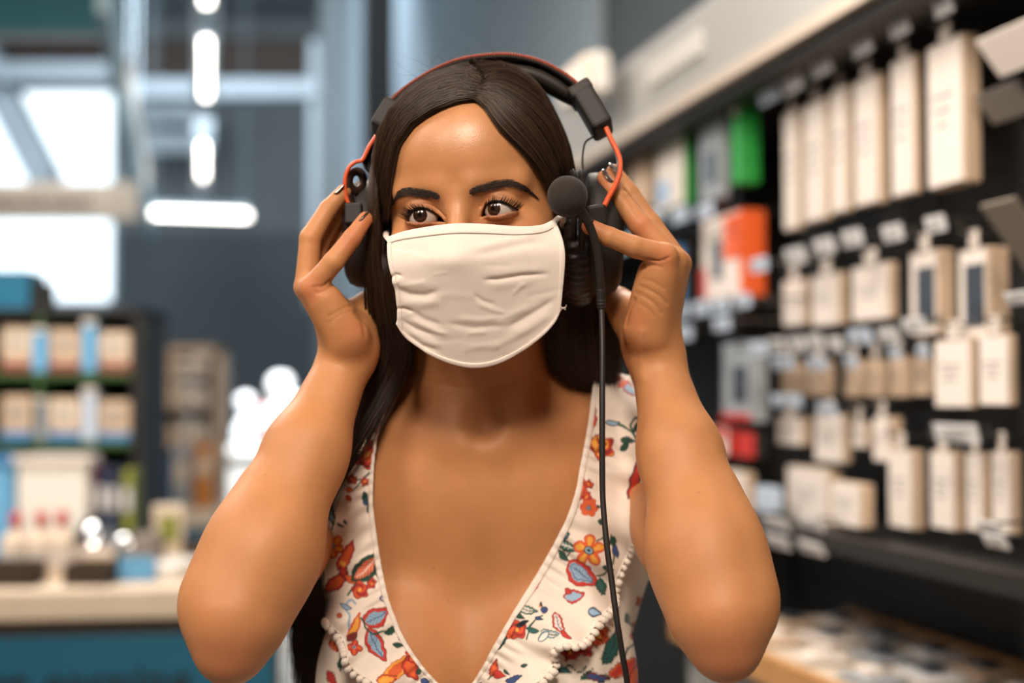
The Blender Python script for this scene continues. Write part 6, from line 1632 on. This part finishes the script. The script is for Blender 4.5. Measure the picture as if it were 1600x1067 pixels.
m_flower(920, 860, 26, 5, -.25, 'org', 'red', 'dk', 'yel', .5)
m_leaf(909, 897, 60, 38, 38, 'red', 'dred', 'blu', 'navy'); m_leaf(908, 896, 40, 20, 38, 'blu', 'navy', None, 'navy'); m_stem([(932, 900), (946, 894), (955, 884), (950, 870)], 2); m_leaf(940, 917, 30, 17, 75, 'grn', 'dk', 'teal'); m_stem([(936, 902), (944, 914), (940, 930)], 1.8); m_leaf(950, 888, 18, 8, 20, 'grn')
m_leaf(897, 931, 34, 22, -10, 'red', 'dred', 'blu'); m_leaf(888, 924, 16, 8, 40, 'red', 'dred'); m_leaf(832, 911, 28, 22, -5, 'org', 'red', None, 'dk'); m_leaf(826, 920, 16, 6, 0, 'dk'); m_leaf(929, 957, 22, 15, 20, 'navy', 'dk', 'blu')
m_leaf(822, 952, 40, 15, 15, 'teal', 'grn', 'wht', 'grn'); m_leaf(812, 962, 20, 8, 40, 'grn'); m_stem([(824, 998), (828, 980), (838, 968), (848, 962)], 1.8); m_dot(850, 953, 5.5, 'navy', 'dk'); m_dot(845, 946, 2.5, 'yel', 'org'); m_leaf(843, 967, 16, 6, 10, 'navy', 'dk'); m_leaf(833, 985, 22, 11, 10, 'teal', 'grn'); m_leaf(846, 944, 10, 4, 60, 'dk')
m_leaf(873, 975, 40, 17, 70, 'red', 'dred', 'wht', 'navy'); m_leaf(860, 990, 30, 14, 10, 'blu', 'grn', 'wht', 'grn'); m_leaf(850, 994, 24, 12, -40, 'blu', 'grn', 'wht'); m_leaf(884, 992, 22, 9, 40, 'red', 'dred')
m_rose(808, 984, 17, 'red', 'org'); m_leaf(796, 988, 34, 14, -40, 'red', 'dred', 'org'); m_leaf(816, 974, 24, 9, -20, 'dk', 'dk'); m_leaf(780, 1002, 46, 17, -52, 'grn', 'dk', 'teal'); m_leaf(766, 1022, 24, 8, -50, 'red', 'dred'); m_leaf(772, 1044, 30, 13, -70, 'red', 'dred', 'org'); m_leaf(780, 1054, 24, 12, 20, 'red', 'dred'); m_stem([(764, 1062), (772, 1052)], 1.6); m_leaf(803, 1061, 30, 11, -20, 'navy', 'dk'); m_leaf(792, 1050, 14, 6, 40, 'grn'); m_leaf(748, 1072, 20, 8, -50, 'grn'); m_leaf(820, 1040, 12, 6, 0, 'grn')
MOT_RUF = len(MOT)
# bodice beside and below the flounces
m_rose(908, 1006, 24, 'red', 'org'); m_rose(935, 994, 18, 'org', 'red'); m_rose(890, 1020, 15, 'red', 'dred'); m_rose(857, 1036, 15, 'dred', 'red'); m_leaf(955, 1010, 66, 24, -68, 'grn', 'dk', 'teal', 'dk'); m_flower(1003, 988, 22, 5, .2, 'org', 'red', 'dk', 'yel', .45); m_stem([(978, 960), (984, 976), (996, 978)], 2.2); m_leaf(979, 968, 20, 9, 70, 'grn'); m_stem([(965, 1046), (980, 1014), (992, 1004)], 2.2)
m_stem([(872, 1050), (888, 1040), (904, 1050), (916, 1042)], 2.4); m_leaf(880, 1046, 26, 12, 20, 'grn', 'dk', 'teal'); m_leaf(916, 1054, 26, 11, -40, 'grn'); m_leaf(934, 1058, 40, 15, 10, 'dred', 'dk', 'navy'); m_leaf(976, 1042, 64, 22, -30, 'org', 'dred', 'red'); m_leaf(990, 1056, 44, 20, -70, 'red', 'dred', 'org'); m_leaf(1012, 1030, 20, 9, 30, 'grn'); m_leaf(520, 1060, 30, 14, 60, 'red', 'dred'); m_leaf(534, 1036, 26, 10, 100, 'grn'); m_leaf(524, 1010, 24, 12, 50, 'org', 'red'); m_rose(1000, 940, 10)
for q in range(150):    # the same print carries on over the rest of the dress
    x = rng.uniform(380, 1120); y = rng.uniform(560, 1900)
    if 480 < x < 1030 and y < 1090: continue
    k = q % 4; a = rng.uniform(0, 180)
    if k == 0: m_flower(x, y, rng.uniform(16, 26), 5, a, 'org', 'red')
    elif k == 1: m_rose(x, y, rng.uniform(12, 22))
    elif k == 2: m_leaf(x, y, rng.uniform(36, 60), 22, a, 'grn', 'dk', 'teal'); m_stem([(x-20, y+10), (x, y), (x+16, y+22)], 2.2)
    else: m_leaf(x, y, rng.uniform(36, 56), 26, a, 'red', 'dred', 'blu', 'navy')
def paint(x, y, mots):
    """x,y (n,) cloth coordinates in photo pixels -> linear rgb (n,3)"""
    n = len(x); col = np.tile(CB, (n, 1)); x = x.astype(np.float32); y = y.astype(np.float32)
    ox = .8*np.sin(y*.31 + x*.13); oy = .8*np.sin(x*.27 - y*.11)
    x = x + ox; y = y + oy
    def put(idx, a, c): col[idx] = col[idx]*(1-a[:, None]) + (C_[c] if isinstance(c, str) else c)*a[:, None]
    sm = lambda v, w=.7: np.clip(.5 + v/w*.5, 0, 1)
    for m in mots:
        if m[0] == 's':
            pts = spline(np.array(m[1], float), 14); lo = pts.min(0) - 4; hi = pts.max(0) + 4
            idx = np.nonzero((x > lo[0]) & (x < hi[0]) & (y > lo[1]) & (y < hi[1]))[0]
            if not len(idx): continue
            d, _t = segd(x[idx], y[idx], [tuple(p) for p in pts]); put(idx, sm(m[2]*.75 - d), m[3]); continue
        if m[0] == 'l':
            _, cx, cy, L_, W_, a, c, o, inner, vein = m; R = L_*.6
            idx = np.nonzero((np.abs(x-cx) < R) & (np.abs(y-cy) < R))[0]
            if not len(idx): continue
            a = math.radians(a); u_ = ((x[idx]-cx)*math.cos(a) + (y[idx]-cy)*math.sin(a))/(L_/2); v_ = (-(x[idx]-cx)*math.sin(a) + (y[idx]-cy)*math.cos(a))
            v_ = v_ + .14*W_*(u_**2 - .4)
            wd = W_/2*np.clip(1-np.abs(u_)**1.9, 0, 1)**.8*(1 - .25*u_) + .5*np.sin(u_*16)*(L_ > 25)
            s_ = wd - np.abs(v_); ok = np.abs(u_) < 1; put(idx, sm(s_)*ok, o); put(idx, sm(s_ - 1.4)*ok, c)
            if inner: put(idx, sm(s_ - W_*.20)*ok, inner)
            if vein:
                put(idx, sm(.8 - np.abs(v_))*(np.abs(u_) < .7), vein); put(idx, sm(.5 - np.abs(((u_*L_*.5 + np.abs(v_)*.9) % 6) - 3))*(s_ > W_*.2)*ok*.8, vein)
            continue
        cx, cy, r = m[1:4]; idx = np.nonzero((np.abs(x-cx) < r*1.25) & (np.abs(y-cy) < r*1.25))[0]
        if not len(idx): continue
        X_, Y_ = x[idx]-cx, y[idx]-cy; rho = np.hypot(X_, Y_); phi = np.arctan2(Y_, X_)
        if m[0] == 'd': put(idx, sm(r - rho), m[5]); put(idx, sm(r - 1.2 - rho), m[4]); continue
        if m[0] == 'f':
            _, _, _, _, nn, a, c, o, mid, streak, deep = m; k = np.abs(np.cos(nn*(phi-a)/2)); edge = r*(1-deep + deep*k**.7); s_ = edge - rho
            put(idx, sm(s_), o); put(idx, sm(s_ - 1.3), c); put(idx, sm(r*.10*k**3*4 - np.abs(rho - r*.48))*(k > .75), streak); put(idx, sm(r*.27 - rho), mid); put(idx, sm(r*.20 - rho), 'blu'); put(idx, sm(r*.10 - rho), 'dk'); continue
        if m[0] == 'r':
            c, c2 = m[4], m[5]; edge = r*(.88 + .12*np.sin(phi*5 + cx)); s_ = edge - rho
            put(idx, sm(s_), 'dred'); put(idx, sm(s_ - 1.2), c)
            sw = np.sin(phi*2 + rho*9/r + cx); put(idx, sm(s_ - 2)*np.clip(sw*3 - 1.2, 0, 1), c2); put(idx, sm(s_ - 2)*np.clip(-sw*4 - 3.2, 0, 1), 'dk'); put(idx, sm(r*.2 - rho), 'yel')
    return col
M_cotton = mat('printed_cotton', rough=.8, sheen=.1, attr='print', bump=(1500, .1, .0003))
M_trim = mat('white_cotton_trim', (240, 228, 216), .85, bump=(1200, .3, .0005))
def set_print(o, x, y, mots):
    c = paint(np.asarray(x), np.asarray(y), mots); c = np.concatenate([c, np.ones((len(c), 1))], 1).astype(np.float32)
    ca = o.data.color_attributes.new('print', 'FLOAT_COLOR', 'POINT'); ca.data.foreach_set('color', c.ravel())
# bodice, refined once so the print is crisp
def subdivide_quads(V, F):
    E = np.concatenate([F[:, [0, 1]], F[:, [1, 2]], F[:, [2, 3]], F[:, [3, 0]]]); Es = np.sort(E, 1); U, inv = np.unique(Es, axis=0, return_inverse=True); inv = inv.reshape(4, -1)
    n = len(V); m = len(U); V2 = np.concatenate([V, V[U].mean(1), V[F].mean(1)]); e = n + inv; c = n + m + np.arange(len(F))
    F2 = np.concatenate([np.stack([F[:, 0], e[0], c, e[3]], 1), np.stack([F[:, 1], e[1], c, e[0]], 1), np.stack([F[:, 2], e[2], c, e[1]], 1), np.stack([F[:, 3], e[3], c, e[2]], 1)]); return V2, F2
DRESS = empty('dress', (float(TC[0]), float(TC[1]), 0.0)); COL.objects.unlink(DRESS); bpy.data.objects.remove(DRESS)
V2, F2 = subdivide_quads(VDk, FDk)
# soft puckers under the bust
BOD = mesh_np('dress', V2, F2, M_cotton, PERSON); BOD['label'] = 'white cotton dress with red, orange and green floral print'
bx, by, bd = unP(V2); set_print(BOD, bx, by, MOT[MOT_RUF:])
sm_ = BOD.modifiers.new('cloth_thickness', 'SOLIDIFY'); sm_.thickness = .0010; sm_.offset = 1
# skirt: pleated cone
na, nz_ = 220, 60; an = np.linspace(0, 2*math.pi, na, endpoint=False); zt_ = float(WA[2]) - .01; A = np.zeros((na + 1, nz_, 3))
for j in range(nz_):
    t = j/(nz_-1); z = .93 - t*.50; rx0 = .150 + .13*t + .02*min(1, t*6); ry0 = .118 + .12*t + .015*min(1, t*6)
    pl = 1 + (.05*t + .01)*np.sin(an*17 + np.sin(an*3)) ; x = HP[0] + np.cos(an)*rx0*pl; y = HP[1] - .005 + np.sin(an)*ry0*pl
    A[:na, j] = np.stack([x, y, np.full(na, z)], 1)
A[na] = A[0]
SK = grid_mesh('skirt', A, M_cotton, BOD, .001); sx, sy, sd_ = unP(A.reshape(-1, 3)); set_print(SK, sx, sy, MOT[MOT_RUF:])
# ---- flounces
def dep(px, py):
    a = P(px, py, 1.0) - np.array(CAMP); loc, nn, i, dist = BVD.ray_cast(CAMP, Vector(a).normalized(), 5)
    return unP(np.array(loc))[2] if loc is not None else np.nan
def flounce(name, inner, outer, nu, nv, phase, label, amp=.0095, lift=.017):
    I_ = spline(np.array(inner, float), nu); O_ = spline(np.array(outer, float), nu)
    v_ = np.linspace(0, 1, nv)
    # coarse depth field
    cu, cv = 90, 18; D = np.full((cu, cv), np.nan); iu = np.linspace(0, nu-1, cu).astype(int); vv = np.linspace(0, 1, cv)
    RAW = np.full((cu, cv), np.nan)
    for a_ in range(cu):
        for b_ in range(cv):
            p = I_[iu[a_]]*(1-vv[b_]) + O_[iu[a_]]*vv[b_]; D[a_, b_] = dep(*p); RAW[a_, b_] = D[a_, b_]
        row_ = D[a_]; ok = ~np.isnan(row_)
        if ok.any():
            # past the silhouette continue the slope gently
            last = np.nonzero(ok)[0][-1]; first = np.nonzero(ok)[0][0]
            row_[:first] = row_[first]; row_[last+1:] = row_[last] + .002*np.arange(1, cv-last)
    for a_ in range(cu):
        if np.isnan(D[a_]).all():
            nx = [b for b in range(a_, cu) if not np.isnan(D[b]).all()]
            D[a_] = D[nx[0]] + .0035*(nx[0] - a_) if nx and nx[0] < cu//3 else D[a_-1]
    m_ = np.minimum.accumulate(D[:, ::-1], axis=1)[:, ::-1]; D = .35*D + .65*np.minimum(D, m_ + .01); D = blur(D, 1.8, 1.3); D = np.where(np.isnan(RAW), D, np.minimum(D, RAW + .0005)); D = blur(D, .7, .7)
    gu = np.interp(np.arange(nu), iu, np.arange(cu)); Dn = np.stack([np.interp(gu, np.arange(cu), D[:, b_]) for b_ in range(cv)], 1); Dn = np.stack([np.interp(v_, vv, Dn[a_]) for a_ in range(nu)])
    uu = np.linspace(0, 1, nu)[:, None]; V_ = v_[None]
    fold = np.sin(uu*46 + phase + 2.2*np.sin(uu*9 + phase) - V_*1.5)*.6 + np.sin(uu*23 + 2*phase + V_*2)*.5 + .35*np.sin(uu*90 + phase*3)*(1 - V_*.5)
    Dn = Dn - .0035 - lift*V_**1.1 - amp*fold*(V_**.9)*(.35 + .65*V_)
    Dn = Dn - .0011*np.sin(uu*170 + 3*np.sin(uu*21 + phase))*np.exp(-((V_ - .22)/.22)**2) - .0016*np.sin(uu*64 + V_*5 + phase)*V_
    Dn = Dn - .007*np.clip(1 - uu/.28, 0, 1)
    Px = I_[:, None, :]*(1 - V_[..., None]) + O_[:, None, :]*V_[..., None]
    Px[..., 0] += 2.0*np.cos(uu*46 + phase)*V_; Px[..., 1] += 3.0*np.sin(uu*38 + phase)*V_**2
    G_ = Parr(Px[..., 0], Px[..., 1], Dn)
    o = grid_mesh(name, G_, M_cotton, PERSON, .0009); o['label'] = label
    set_print(o, Px[..., 0].ravel(), Px[..., 1].ravel(), MOT[:MOT_RUF])
    return o, G_
OUT_L = [(598, 596), (590, 625), (579, 665), (562, 703), (545, 728), (527, 753), (516, 776), (509, 800), (505, 830), (502, 858), (498, 884), (497, 910), (496, 940), (500, 960), (512, 974), (528, 988), (540, 1008), (548, 1036), (560, 1054), (585, 1068), (620, 1092), (665, 1116), (715, 1135)]
OUT_R = [(985, 585), (993, 612), (998, 640), (1004, 680), (1007, 725), (1000, 758), (990, 785), (987, 822), (983, 858), (970, 892), (957, 915), (955, 942), (940, 968), (920, 990), (898, 1004), (876, 1006), (862, 1020), (862, 1040), (845, 1058), (815, 1078), (780, 1100), (745, 1120), (715, 1135)]
RL, GLr = flounce('neck_flounce', VIN_L, OUT_L, 430, 120, .4, 'floral neck flounce on the hair side')
RR, GRr = flounce('neck_flounce', VIN_R, OUT_R, 470, 190, 1.9, 'floral neck flounce beneath the cable')
for Gx, ob in ((GLr, RL), (GRr, RR)):
    Ng = grid_normals(Gx); Ng = np.where((Ng[..., 1:2] > 0), -Ng, Ng)
    k = 5 if Gx is GRr else 9
    k = max(6, int(Gx.shape[1] * .09))
    r = rounded(k)[None, :, None]*1.2
    o = grid_mesh('neck_binding', Gx[:, :k] + Ng[:, :k]*r, M_trim, ob, .0012)
    # lace edge: pompoms hanging from a knotted braid
    edge = Gx[:, -1]; L_ = np.concatenate([[0], np.cumsum(np.linalg.norm(np.diff(edge, axis=0), axis=1))])
    start = L_[-1]*.20; t = start; pp = None; i = 0
    inner_ = Gx[:, -4]
    braidp = np.stack([np.interp(np.linspace(0, L_[-1], 500), L_, edge[:, q]) for q in range(3)], 1)
    tube('lace_braid', braidp, .0008 + .0005*(np.arange(500) % 4 < 2), M_trim, ob, n=6)['kind'] = 'stuff'
    while t < L_[-1]:
        p = np.array([np.interp(t, L_, edge[:, q]) for q in range(3)]); pi_ = np.array([np.interp(t, L_, inner_[:, q]) for q in range(3)]); d = p - pi_; d /= np.linalg.norm(d)
        c = p + d*.0038
        if pp is None:
            bm = new_bm(); bmesh.ops.create_icosphere(bm, subdivisions=2, radius=.0032)
            for v0 in bm.verts: v0.co *= 1 + .12*math.sin(v0.co.x*2300 + v0.co.y*1700)*math.cos(v0.co.z*2500)
            for v0 in bm.verts: v0.co.z *= 1.15
            pm = bpy.data.meshes.new('pompom'); bm.to_mesh(pm); bm.free(); pm.materials.append(M_trim); pm.polygons.foreach_set('use_smooth', np.ones(len(pm.polygons), bool)); pp = pm
        o = bpy.data.objects.new('pompom', pp); COL.objects.link(o); o.parent = ob; o.matrix_parent_inverse = chain_matrix(ob).inverted()
        o.location = c; o.rotation_euler = (0, math.atan2(d[0], d[2]), 0); s_ = rng.uniform(.85, 1.1); o.scale = (s_, s_, s_)
        t += .0070; i += 1
